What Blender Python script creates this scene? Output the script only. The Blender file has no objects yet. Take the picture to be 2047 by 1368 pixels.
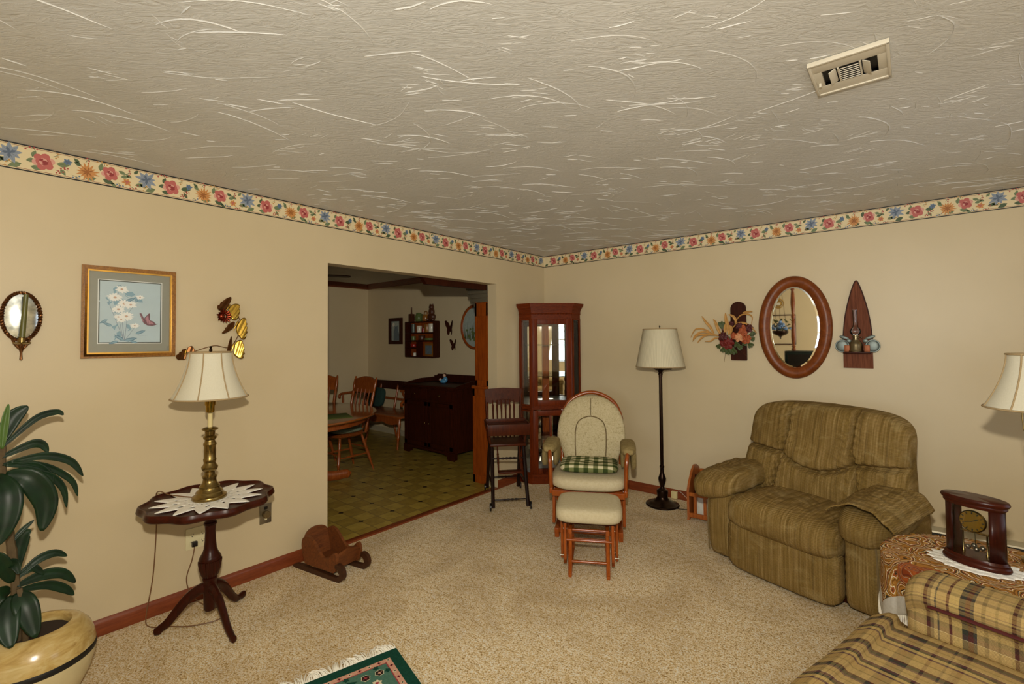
import bpy, bmesh, math, random
from math import sin, cos, pi, radians, sqrt, hypot
from mathutils import Matrix, Vector, Euler
random.seed(7)
SC = bpy.context.scene
COL = SC.collection

# ------------------------------------------------------------------ camera
CAM = Vector((3.205, -4.393, 1.494))
yaw, pitch, roll, FPX = .6988, .0262, -.0083, 949.08
Fv = Vector((-sin(yaw)*cos(pitch), cos(yaw)*cos(pitch), sin(pitch)))
R0 = Vector((cos(yaw), sin(yaw), 0)); U0 = R0.cross(Fv)
Rv = cos(roll)*R0 + sin(roll)*U0
Uv = -sin(roll)*R0 + cos(roll)*U0
cd = bpy.data.cameras.new('camera'); co = bpy.data.objects.new('camera', cd); COL.objects.link(co)
cd.sensor_width = 36; cd.lens = FPX/2047*36; cd.shift_y = -30.16/2047; cd.clip_start = .02
co.matrix_world = Matrix(((Rv.x, Uv.x, -Fv.x, CAM.x), (Rv.y, Uv.y, -Fv.y, CAM.y), (Rv.z, Uv.z, -Fv.z, CAM.z), (0, 0, 0, 1)))
SC.camera = co

# ------------------------------------------------------------------ light
SC.view_settings.view_transform = 'Standard'; SC.view_settings.look = 'None'
SC.view_settings.gamma = 1; SC.view_settings.use_curve_mapping = False
SC.view_settings.exposure = 0.37
W = bpy.data.worlds.new('daylight'); SC.world = W; W.use_nodes = True
W.node_tree.nodes['Background'].inputs[0].default_value = (.75, .86, 1, 1)
W.node_tree.nodes['Background'].inputs[1].default_value = 1.5

def lamp(name, kind, loc, energy, color, size=.1, size_y=None, aim=None):
    l = bpy.data.lights.new(name, kind); l.energy = energy; l.color = color
    o = bpy.data.objects.new(name, l); COL.objects.link(o); o.location = loc
    if kind == 'AREA':
        l.size = size
        if size_y: l.shape = 'RECTANGLE'; l.size_y = size_y
    elif kind in ('POINT', 'SPOT'): l.shadow_soft_size = size
    if aim is not None:
        o.rotation_euler = (Vector(aim)-Vector(loc)).to_track_quat('-Z', 'Y').to_euler()
    return o
# the photographer's flash, just above the lens
fl_ = lamp('camera_flash', 'POINT', CAM + Vector((0, 0, .28)), 168, (1, .93, .79), .03)
fl_.data.use_nodes = True; nt = fl_.data.node_tree; fo = nt.nodes.new('ShaderNodeLightFalloff'); fo.inputs['Strength'].default_value = .27
nt.links.new(fo.outputs['Linear'], nt.nodes['Emission'].inputs['Strength'])
# daylight through the two windows behind and beside the photographer
lamp('south_window_daylight', 'AREA', (3.3, -6.32, 1.5), 30, (.74, .89, 1), 2.0, 1.2, (3.0, -3.6, 2.7))
lamp('east_window_daylight', 'AREA', (4.87, -1.5, 1.5), 3, (.96, .98, 1), 1.4, 1.2, (0, -2.0, 1.2))

# ------------------------------------------------------------------ materials
def lin(c):
    if isinstance(c, str):
        c = [int(c[i:i+2], 16)/255 for i in (0, 2, 4)]
    return tuple((x/12.92 if x <= .04045 else ((x+.055)/1.055)**2.4) for x in c[:3])+(1,)
class N:
    def __init__(s, name):
        s.m = bpy.data.materials.new(name); s.m.use_nodes = True
        s.t = s.m.node_tree; s.b = s.t.nodes['Principled BSDF']
    def n(s, kind, **kw):
        o = s.t.nodes.new(kind)
        for k, v in kw.items():
            if k.startswith('_'): setattr(o, k[1:], v)
            else:
                key = int(k[1:]) if k[0] == 'i' and k[1:].isdigit() else k.replace('__', ' ')
                if hasattr(v, 'type') and hasattr(v, 'is_linked'): s.t.links.new(v, o.inputs[key])
                else: o.inputs[key].default_value = v
        return o
    def l(s, a, b): s.t.links.new(a, b)
    def coord(s, kind='Object', scale=(1, 1, 1), rot=(0, 0, 0)):
        c = s.n('ShaderNodeTexCoord'); m = s.n('ShaderNodeMapping')
        s.l(c.outputs[kind], m.inputs[0]); m.inputs['Scale'].default_value = scale; m.inputs['Rotation'].default_value = rot
        return m.outputs[0]
    def noise(s, vec, scale, detail=4, rough=.55, dist=0):
        o = s.n('ShaderNodeTexNoise', Scale=scale, Detail=detail, Roughness=rough, Distortion=dist); s.l(vec, o.inputs['Vector']); return o.outputs['Fac']
    def ramp(s, fac, stops, interp='LINEAR'):
        r = s.n('ShaderNodeValToRGB'); s.l(fac, r.inputs[0]); e = r.color_ramp; e.interpolation = interp
        while len(e.elements) < len(stops): e.elements.new(.5)
        for k, (p, c) in zip(e.elements, stops): k.position = p; k.color = lin(c)
        return r.outputs[0]
    def math(s, op, a, b=0., c=0.):
        o = s.n('ShaderNodeMath', _operation=op)
        for i, v in enumerate((a, b, c)):
            if hasattr(v, 'is_linked'): s.l(v, o.inputs[i])
            else: o.inputs[i].default_value = v
        return o.outputs[0]
    def mix(s, fac, a, b, mode='MIX'):
        o = s.n('ShaderNodeMix', _data_type='RGBA', _blend_type=mode)
        for i, v in ((0, fac), (6, a), (7, b)):
            if hasattr(v, 'is_linked'): s.l(v, o.inputs[i])
            else: o.inputs[i].default_value = v if not isinstance(v, str) else lin(v)
        return o.outputs[2]
    def bump(s, h, strength=.3, dist=.01):
        o = s.n('ShaderNodeBump', Strength=strength, Distance=dist); s.l(h, o.inputs['Height']); s.l(o.outputs[0], s.b.inputs['Normal']); return o
    def set(s, color=None, rough=.5, metal=0, spec=None, coat=0, sheen=0):
        if color is not None:
            if hasattr(color, 'is_linked'): s.l(color, s.b.inputs['Base Color'])
            else: s.b.inputs['Base Color'].default_value = lin(color)
        s.b.inputs['Roughness'].default_value = rough; s.b.inputs['Metallic'].default_value = metal
        if spec is not None: s.b.inputs['Specular IOR Level'].default_value = spec
        if coat: s.b.inputs['Coat Weight'].default_value = coat; s.b.inputs['Coat Roughness'].default_value = .15
        if sheen: s.b.inputs['Sheen Weight'].default_value = sheen; s.b.inputs['Sheen Roughness'].default_value = .4
        return s.m
def plain(name, c, rough=.5, metal=0, spec=None, var=.12, scale=25, coat=0, bump=0):
    k = N(name); v = k.coord(); f = k.noise(v, scale)
    a = lin(c); d = tuple(x*(1-var) for x in a[:3])+(1,); e = tuple(min(1, x*(1+var)) for x in a[:3])+(1,)
    if bump: k.bump(k.noise(v, scale*4), bump, .003)
    return k.set(k.mix(f, d, e), rough, metal, spec, coat)
def wood(name, dark, light, rough=.3, grain=(18, 18, 1.6), coat=.12, spec=.35):
    k = N(name); v = k.coord(scale=grain); f = k.noise(v, 3.2, 6, .65, .6)
    g = k.noise(k.coord(scale=(grain[0]*5, grain[1]*5, grain[2]*3)), 4, 3)
    f2 = k.math('MULTIPLY_ADD', g, .3, k.math('MULTIPLY', f, .8))
    return k.set(k.ramp(f2, [(.3, dark), (.72, light)]), rough, 0, spec, coat)
def fabric(name, a, b, scale=60, rough=.9, weave=500, bump=.25, sheen=0):
    k = N(name); v = k.coord(); f = k.noise(v, scale, 5, .7)
    k.bump(k.noise(v, weave, 2), bump, .003)
    return k.set(k.ramp(f, [(.3, a), (.7, b)]), rough, 0, .2, 0, sheen)
M = {}
M['wall'] = (lambda k: (k.bump(k.noise(k.coord(scale=(1, 1, 3)), 160, 3, .6), .10, .003),
    k.set(k.ramp(k.noise(k.coord(), 1.3, 3), [(.3, 'c6b592'), (.7, 'cdbc9a')]), .42, 0, .35))[1])(N('wall_paint'))
def ceil_mat():
    k = N('textured_ceiling_paint'); v = k.coord(scale=(1, 1, 1), rot=(0, 0, radians(-38)))
    v2 = k.n('ShaderNodeMapping'); k.l(v, v2.inputs[0]); v2.inputs['Scale'].default_value = (1, 3.5, 1)
    a = k.noise(v2.outputs[0], 9, 6, .62, 1.2); b = k.noise(v, 70, 4, .6)
    r = k.math('POWER', k.math('SUBTRACT', 1, k.math('MULTIPLY', k.math('ABSOLUTE', k.math('SUBTRACT', a, .5)), 9)), 1)
    r = k.math('MAXIMUM', r, 0)
    h = k.math('ADD', k.math('MULTIPLY', r, .35), k.math('ADD', k.math('MULTIPLY', a, .9), k.math('MULTIPLY', b, .22)))
    k.bump(h, .34, .010)
    return k.set(k.ramp(k.noise(k.coord(), 2, 3), [(.3, 'cbc9c2'), (.7, 'd3d1cb')]), .5, 0, .4)
M['ceil'] = ceil_mat()
def carpet_mat():
    k = N('cut_pile_carpet'); v = k.coord()
    big = k.noise(v, 2.2, 5, .6, .6); mid = k.noise(v, 34, 4, .75); fine = k.noise(v, 120, 3, .85)
    f = k.math('MULTIPLY_ADD', fine, .72, k.math('MULTIPLY', mid, .28))
    c = k.ramp(f, [(.37, '6e4a1e'), (.445, 'd4ae70'), (.52, 'ffe8b8'), (.58, 'fffaf0')])
    c = k.mix(k.ramp(big, [(.37, '9a9a9a'), (.58, '000000')]), c, 'a07c48')
    k.bump(f, .9, .016)
    return k.set(c, .98, 0, .1)
M['carpet'] = carpet_mat()
def vinyl_mat():
    k = N('vinyl_tile_floor'); S = .155
    v = k.coord(); sp = k.n('ShaderNodeSeparateXYZ'); k.l(v, sp.inputs[0])
    x = k.math('DIVIDE', sp.outputs[0], S); y = k.math('DIVIDE', sp.outputs[1], S)
    fx = k.math('ABSOLUTE', k.math('SUBTRACT', k.math('FRACT', x), .5)); fy = k.math('ABSOLUTE', k.math('SUBTRACT', k.math('FRACT', y), .5))
    joint = k.math('GREATER_THAN', k.math('MAXIMUM', fx, fy), .475)
    chk = k.math('FRACT', k.math('MULTIPLY', k.math('ADD', k.math('FLOOR', x), k.math('FLOOR', y)), .5))
    chk = k.math('GREATER_THAN', chk, .25)
    gx = k.math('ABSOLUTE', k.math('SUBTRACT', k.math('FRACT', k.math('MULTIPLY', x, .5)), .5)); gy = k.math('ABSOLUTE', k.math('SUBTRACT', k.math('FRACT', k.math('MULTIPLY', y, .5)), .5))
    dot = k.math('GREATER_THAN', k.math('ADD', gx, gy), .915)
    n = k.noise(v, 14, 5)
    base = k.mix(chk, k.ramp(n, [(.3, '8d7530'), (.7, 'a58b3c')]), k.ramp(n, [(.3, '9d8536'), (.7, 'b69d4a')]))
    c = k.mix(joint, base, '7a6638'); c = k.mix(dot, c, '1c1712')
    return k.set(c, .28, 0, .45)
M['vinyl'] = vinyl_mat()
M['oak_trim'] = wood('stained_trim_wood', '5a2511', '84401f', .35, (2, 18, 18))
M['oak_trim_y'] = wood('stained_trim_wood_along', '5a2511', '84401f', .35, (18, 2, 18))
M['cherry'] = wood('cherry_cabinet_wood', '3c1405', '762f0c', .4, coat=.0, spec=.12)
M['cherry_x'] = wood('cherry_cabinet_wood_level', '3c1405', '762f0c', .4, (3, 18, 18), .0, .12)
M['mahog'] = wood('dark_mahogany', '1a0703', '3d150a', .3, coat=.0, spec=.2)
M['mahog_x'] = wood('dark_mahogany_top', '210b05', '481a0b', .3, (3, 14, 14), .0, .2)
M['dark'] = wood('dark_stained_pine', '1c0b04', '40190a', .45, coat=0, spec=.1)
M['hutch'] = wood('warm_hutch_wood', '66280a', '984a14', .35, coat=0, spec=.15)
M['din'] = wood('honey_dining_wood', '6d3010', '9c5220', .25)
M['din_x'] = wood('honey_dining_top', '7a3c16', '9c5a26', .12, (14, 3, 14), .6)
M['glider'] = wood('glossy_glider_wood', '732d0a', 'a35218', .24, (18, 18, 3), .3)
M['high'] = wood('old_highchair_wood', '28100a', '54250f', .35, coat=.0, spec=.12)
M['high_leg'] = wood('blackened_highchair_leg', '120a07', '26140d', .35, coat=0, spec=.15)
M['sled'] = wood('rough_sled_wood', '43210d', '7a431c', .55, (3, 18, 18), .0)
M['sled_dark'] = wood('dark_sled_runner', '271409', '4a2813', .5, (3, 18, 18), .0)
M['rack'] = wood('magazine_rack_wood', '7b380f', 'b0632a', .35)
M['mirrorwood'] = wood('oval_mirror_wood', '56250a', '84451a', .35, (6, 6, 6), .0, .25)
M['barn'] = wood('weathered_board', '3f1c0e', '7c4830', .55, (30, 30, 1.5), 0, .08)
M['brass'] = plain('antique_brass', '8f7a4a', .27, 1, var=.3, scale=18)
M['brass_bright'] = plain('bright_brass', 'b3913e', .24, 1, var=.3, scale=30)
M['bronze'] = plain('dark_bronze', '33241a', .28, .9, var=.3, scale=20)
M['copper'] = plain('red_copper', '7e3422', .25, 1, var=.3, scale=30)
M['brown_metal'] = plain('brown_patina_metal', '6d4728', .35, .9, var=.4, scale=35)
M['pewter'] = plain('pewter', '8c7f63', .3, 1, var=.2)
M['gold'] = wood('gilded_frame', '5a3213', 'a9742d', .32, (30, 30, 30), .3)
M['gold_light'] = plain('gilded_inner_lip', 'd2a24c', .3, .7)
M['shade'] = fabric('cream_lampshade_cloth', 'd5cfb8', 'ddd7c2', 200, .85, 900, .1, .1)
M['shade_trim'] = fabric('shade_piping', 'a58e69', 'b29b76', 200)
def pleat_mat():
    k = N('pleated_shade_cloth'); u = k.coord('UV', (90, 1, 1)); sp = k.n('ShaderNodeSeparateXYZ'); k.l(u, sp.inputs[0])
    w = k.math('PINGPONG', sp.outputs[0], .5); k.bump(w, .7, .006)
    return k.set(k.ramp(w, [(0, 'c5bb9c'), (.5, 'ddd4b8')]), .85, 0, .2)
M['pleat'] = pleat_mat()
M['candle'] = plain('ivory_candle_sleeve', 'd8c78f', .45, var=.05)
M['green_candle'] = plain('olive_candle', '5b5a26', .4, var=.15)
M['lace'] = fabric('white_crochet_lace', 'ebe6da', 'fffdf6', 180, .9, 350, .6)
M['mirror'] = (lambda k: k.set('e6e6e0', .02, 1))(N('mirror_silvering'))
M['oldmirror'] = (lambda k: (k.bump(k.noise(k.coord(), 60, 3), .05, .003), k.set(k.ramp(k.noise(k.coord(), 40, 5), [(.3, '9aa3a6'), (.7, 'dfe4e4')]), .12, 1))[1])(N('aged_mirror_silvering'))
def glass_mat(name, tint='ffffff', gloss=.06):
    k = N(name); t = k.t; tr = k.n('ShaderNodeBsdfTransparent'); tr.inputs[0].default_value = lin(tint)
    gl = k.n('ShaderNodeBsdfGlossy'); gl.inputs['Roughness'].default_value = .03
    fr = k.n('ShaderNodeFresnel', IOR=1.45); mx = k.n('ShaderNodeMixShader')
    k.l(k.math('MAXIMUM', fr.outputs[0], gloss), mx.inputs[0]); k.l(tr.outputs[0], mx.inputs[1]); k.l(gl.outputs[0], mx.inputs[2])
    k.l(mx.outputs[0], t.nodes['Material Output'].inputs[0]); return k.m
M['glass'] = glass_mat('clear_glass'); M['glass_shelf'] = glass_mat('shelf_glass', 'dfeee8', .1)
M['cream_plastic'] = plain('cream_plastic', 'd9cfa6', .4, var=.04)
M['vent_white'] = plain('vent_enamel', 'cfc6b2', .4, var=.03)
M['black'] = plain('black_void', '0d0b0a', .5)
M['black_plastic'] = plain('black_plastic', '14100e', .35)
M['steel'] = plain('brushed_steel', '8f8776', .35, .9)
M['cord'] = plain('brown_lamp_cord', '6e4a2a', .5)
M['white_cord'] = plain('pale_cord', 'cfc6b0', .5)
M['leaf'] = (lambda k: k.set(k.ramp(k.noise(k.coord(), 22, 3), [(.3, '081d0c'), (.7, '123016')]), .42, 0, .35))(N('dark_green_leaf'))
M['leaf_new'] = plain('young_leaf', '4e6b2e', .35, var=.2)
M['stem'] = plain('dracaena_cane', '5b4a30', .7, var=.35, scale=60)
M['soil'] = plain('potting_soil', '2e2016', .95, var=.45, scale=160, bump=.4)
M['pot'] = (lambda k: k.set(k.ramp(k.noise(k.coord(scale=(1, 1, 3)), 8, 5, .6, 1.2), [(.25, '9c7a3e'), (.5, 'c2a566'), (.75, 'd8c592')]), .22, 0, .5, .4))(N('golden_glazed_pottery'))
M['pot_cream'] = plain('cream_glaze', 'cfc095', .25, var=.08)
M['greenbelt'] = plain('teal_pillow_cloth', '1c3832', .9, var=.3)
def recl_mat():
    k = N('olive_corduroy_velour'); v = k.coord(); sp = k.n('ShaderNodeSeparateXYZ'); k.l(v, sp.inputs[0])
    st = k.noise(k.coord(scale=(55, 1.2, 1.2)), 2, 4, .7); st2 = k.noise(k.coord(scale=(26, .5, .5)), 2, 2)
    big = k.noise(v, 4.0, 4, .65, .5)
    c = k.ramp(st, [(.30, '6b5429'), (.46, '856b38'), (.56, '94794a'), (.72, 'ab9360')])
    c = k.mix(k.ramp(st2, [(.33, 'b0b0b0'), (.40, '000000')]), c, '4f3d1e')
    c = k.mix(k.ramp(big, [(.38, 'a8a8a8'), (.56, '000000')]), c, '664f24')  # broad darker patches: velvet sheen painted into the colour
    c = k.mix(k.ramp(k.noise(k.coord(scale=(1, 1, 1.3)), 6.5, 4, .6, .8), [(.54, '000000'), (.70, '9a9a9a')]), c, 'b7a372')  # lighter patches: sheen highlights of the worn velour, painted in
    rib = k.math('SINE', k.math('MULTIPLY', sp.outputs[2], 900)); rib2 = k.math('SINE', k.math('MULTIPLY', sp.outputs[0], 1300))
    c = k.mix(k.math('MULTIPLY_ADD', rib, .16, .16), c, '4a3819')
    k.bump(k.math('ADD', k.math('MULTIPLY', rib, .35), k.math('ADD', k.math('MULTIPLY', rib2, .15), k.noise(v, 60, 3))), .4, .006)
    return k.set(c, .85, 0, .15)
M['recl'] = recl_mat()
def plaid(name, su, sv, w0=.36, w1=.35):
    k = N(name); u = k.coord('UV'); sp = k.n('ShaderNodeSeparateXYZ'); k.l(u, sp.inputs[0])
    A = [(0, 'c6a76c'), (.10, 'a8905a'), (.13, 'c6a76c'), (.24, 'b39a60'), (.27, '4a1a18'), (.32, '8b7550'), (.36, 'ccae72'), (.41, '5d5a4c'), (.43, 'c2a368'), (.55, '5a2524'), (.585, 'c9ad6c'), (.70, '2c3632'), (.77, '54231e'), (.83, '40423e'), (.87, 'c4a56a'), (.95, '9c8454')]
    B = [(0, 'bf9f64'), (.16, '9a8452'), (.19, 'c4a66c'), (.36, '56302c'), (.40, '36403a'), (.48, '6d5450'), (.52, 'bfa168'), (.62, 'a58d58'), (.65, 'c2a46a'), (.74, 'ecd7a2'), (.75, '5d3a40'), (.81, '323e38'), (.87, 'c8ac6c'), (.95, '62464c')]
    fu = k.math('FRACT', k.math('DIVIDE', sp.outputs[0], su)); fv = k.math('FRACT', k.math('DIVIDE', sp.outputs[1], sv))
    a = k.ramp(fu, A, 'CONSTANT'); b = k.ramp(fv, B, 'CONSTANT')
    wv = k.math('SINE', k.math('MULTIPLY', sp.outputs[1], 1900)); wu = k.math('SINE', k.math('MULTIPLY', sp.outputs[0], 1900))
    w = k.math('MULTIPLY_ADD', k.math('MULTIPLY', wv, wu), w1, w0)
    c = k.mix(w, a, b)
    n = k.noise(k.coord('UV', (60, 420, 1)), 3, 2)
    c = k.mix(k.ramp(n, [(.44, 'a0a0a0'), (.55, '000000')]), c, '5a4224')
    k.bump(k.math('ADD', k.math('MULTIPLY', wv, .5), n), .4, .003)
    return k.set(c, .95, 0, .12)
M['plaid'] = plaid('sofa_plaid_weave', .215, .215); M['plaid_seat'] = plaid('sofa_plaid_weave_seat', .215, .19, .74, .22)
M['glcush'] = (lambda k: (k.bump(k.noise(k.coord(), 140, 4), .4, .004), k.set(k.ramp(k.noise(k.coord(), 75, 6, .75, 1.0), [(.34, '94845c'), (.46, 'bfb089'), (.7, 'd0c3a0')]), .9, 0, .15))[1])(N('sage_floral_jacquard'))
M['ott'] = fabric('beige_ottoman_cloth', 'c0b18c', 'd0c3a2', 50)
M['armpad'] = fabric('olive_arm_pad', '7e6c42', 'a08d5f', 40)
M['piping'] = plain('cushion_piping', '6d5a36', .8)
def gingham():
    k = N('green_check_cloth'); sp = k.n('ShaderNodeSeparateXYZ'); k.l(k.coord(), sp.inputs[0]); S = .072
    f = lambda o: k.math('GREATER_THAN', k.math('FRACT', k.math('DIVIDE', o, S)), .5)
    a = f(sp.outputs[0]); b = f(k.math('ADD', sp.outputs[1], k.math('MULTIPLY', sp.outputs[2], 1.0)))
    c = k.mix(a, 'd3cba6', '77794e'); c2 = k.mix(a, '72774a', '38451f')
    k.bump(k.noise(k.coord(), 300, 2), .3, .003)
    return k.set(k.mix(b, c, c2), .9, 0, .2)
M['gingham'] = gingham()
def paisley():
    k = N('paisley_print'); v = k.coord(); 
    n = k.n('ShaderNodeTexNoise', Scale=7.0, Detail=2.0); k.l(v, n.inputs[0])
    ad = k.n('ShaderNodeMix', _data_type='VECTOR'); 
    vo = k.n('ShaderNodeTexVoronoi', Scale=9.0); 
    m = k.n('ShaderNodeVectorMath', _operation='MULTIPLY_ADD'); k.l(n.outputs['Color'], m.inputs[0]); m.inputs[1].default_value = (.16, .16, .16); k.l(v, m.inputs[2])
    k.l(m.outputs[0], vo.inputs['Vector'])
    r = k.math('FRACT', k.math('MULTIPLY', vo.outputs['Distance'], 4.2))
    base = k.ramp(r, [(0, '3a2410'), (.08, 'a87230'), (.3, '7a4e1a'), (.42, 'b8873c'), (.54, 'f4ead0'), (.60, '9a5220'), (.74, '3a3428'), (.84, 'a57428'), (.94, 'efe2c0')], 'CONSTANT')
    red = k.mix(k.ramp(vo.outputs['Color'], [(.84, '000000'), (.88, 'ffffff')]), base, k.mix(k.ramp(r, [(.3, '000000'), (.5, 'ffffff')]), 'a4441a', '7a2c10'))
    sm = k.n('ShaderNodeTexVoronoi', Scale=60.0); k.l(v, sm.inputs['Vector'])
    c = k.mix(k.ramp(sm.outputs['Distance'], [(.12, 'cccccc'), (.2, '000000')]), red, 'c99c4c')
    return k.set(c, .85, 0, .2)
M['paisley'] = paisley()
M['cloth_white'] = fabric('white_cloth_border', 'b9b4aa', 'cbc6bb', 100)
M['fringe'] = fabric('ivory_fringe', 'f4ecd8', 'fffdf4', 100)
for n_, c_ in dict(rose='b8605a', rose_d='8e2f30', rose_l='d39a8a', lily='8590a0', lily_d='56647a', mum='c98a4a', mum_d='9a5c24', leafp='6f7d58', leafp_d='47583a', berry='a8423c', bluef='5c7390', cream='dccba2', line='17120e', redline='8a4a34', yellowp='b98a4a').items():
    M['p_'+n_] = plain('print_'+n_, c_, .6, var=.05)
for n_, c_ in dict(sky='b9ccd2', white='e9ebe6', petal='f1f0ea', blue='7fa6b8', blue_d='4d7b93', pink='b77f8e', pink_d='6b3f52', core='c9a48c', mat='8e8f82', matline='1f302c', stemline='7c8fa0').items():
    M['a_'+n_] = plain('picture_'+n_, c_, .55, var=.06)
M['husk'] = plain('dried_husk', 'b98a48', .7, var=.35, scale=40)
M['rust_flower'] = plain('rust_silk_petal', 'a24e26', .7, var=.35, scale=60)
M['peach_flower'] = plain('peach_silk_petal', 'd09468', .7, var=.2, scale=60)
M['burg_flower'] = plain('burgundy_silk_petal', '4a0e0e', .6, var=.4, scale=60)
M['red_flower'] = plain('red_silk_petal', '6d140c', .6, var=.4, scale=60)
M['silk_leaf'] = plain('silk_leaf', '3d4a1e', .6, var=.4, scale=50)
M['tin'] = plain('grey_green_tin', '6c7570', .45, .5, var=.2)
M['rust_tin'] = plain('rust_orange_tin', '8c4a1c', .5, .3, var=.2)
M['blue_silk'] = plain('blue_silk_petal', '6f93c4', .6, var=.3, scale=80)
M['straw'] = plain('straw', 'a8822f', .7, var=.4, scale=80)
M['tv'] = plain('dark_screen', '10201f', .2)
M['rug_g'] = fabric('rug_green_pile', '0b3628', '12493a', 120, .95, 300, .6)
M['rug_f'] = fabric('rug_sage_pile', '3f6656', '547a68', 90, .95, 300, .6)
M['rug_p'] = fabric('rug_peach_pile', 'c08a72', 'd6a68c', 90, .95, 300, .6)
M['rug_r'] = fabric('rug_rose_pile', '8e2c34', 'a8424a', 90, .95, 300, .6)
M['rug_c'] = fabric('rug_cream_pile', 'd0c2a0', 'e0d5b6', 90, .95, 300, .6)
M['rug_k'] = fabric('rug_brown_pile', '231812', '33241c', 90, .95, 300, .6)
M['heater'] = plain('heater_enamel', 'b9af94', .4, .2, var=.04)
M['heater_dark'] = plain('heater_slot', '2e2a22', .6)
M['hutch_grey'] = plain('grey_painted_cornice', '5c5443', .5, var=.1)
M['sky'] = plain('overcast_window_light', 'dfe6ea', .5)
M['curio_floor'] = plain('white_shelf_lining', 'c9ccc8', .3)
M['placemat'] = fabric('green_placemat_cloth', '5d6a33', '6f7c42', 80)
M['seatpad'] = fabric('pale_green_seat_pad', '7b8a70', '93a088', 60)
M['doll_blue'] = plain('blue_glaze', '4b88ae', .3); M['doll_skin'] = plain('pale_glaze', 'c9a68e', .3)
M['knick_red'] = plain('red_enamel', '8c1d14', .35); M['knick_white'] = plain('white_porcelain', 'd8d3c4', .25)
M['knick_green'] = plain('green_pottery', '5b6a3a', .35); M['knick_brown'] = plain('brown_pottery', '4a2714', .4); M['knick_amber'] = plain('amber_pottery', '8a5a22', .3)
M['cat'] = plain('grey_blue_print', '5d6b72', .5, var=.3); M['cat_bg'] = plain('pale_print', '9aa39a', .5, var=.3)

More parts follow.
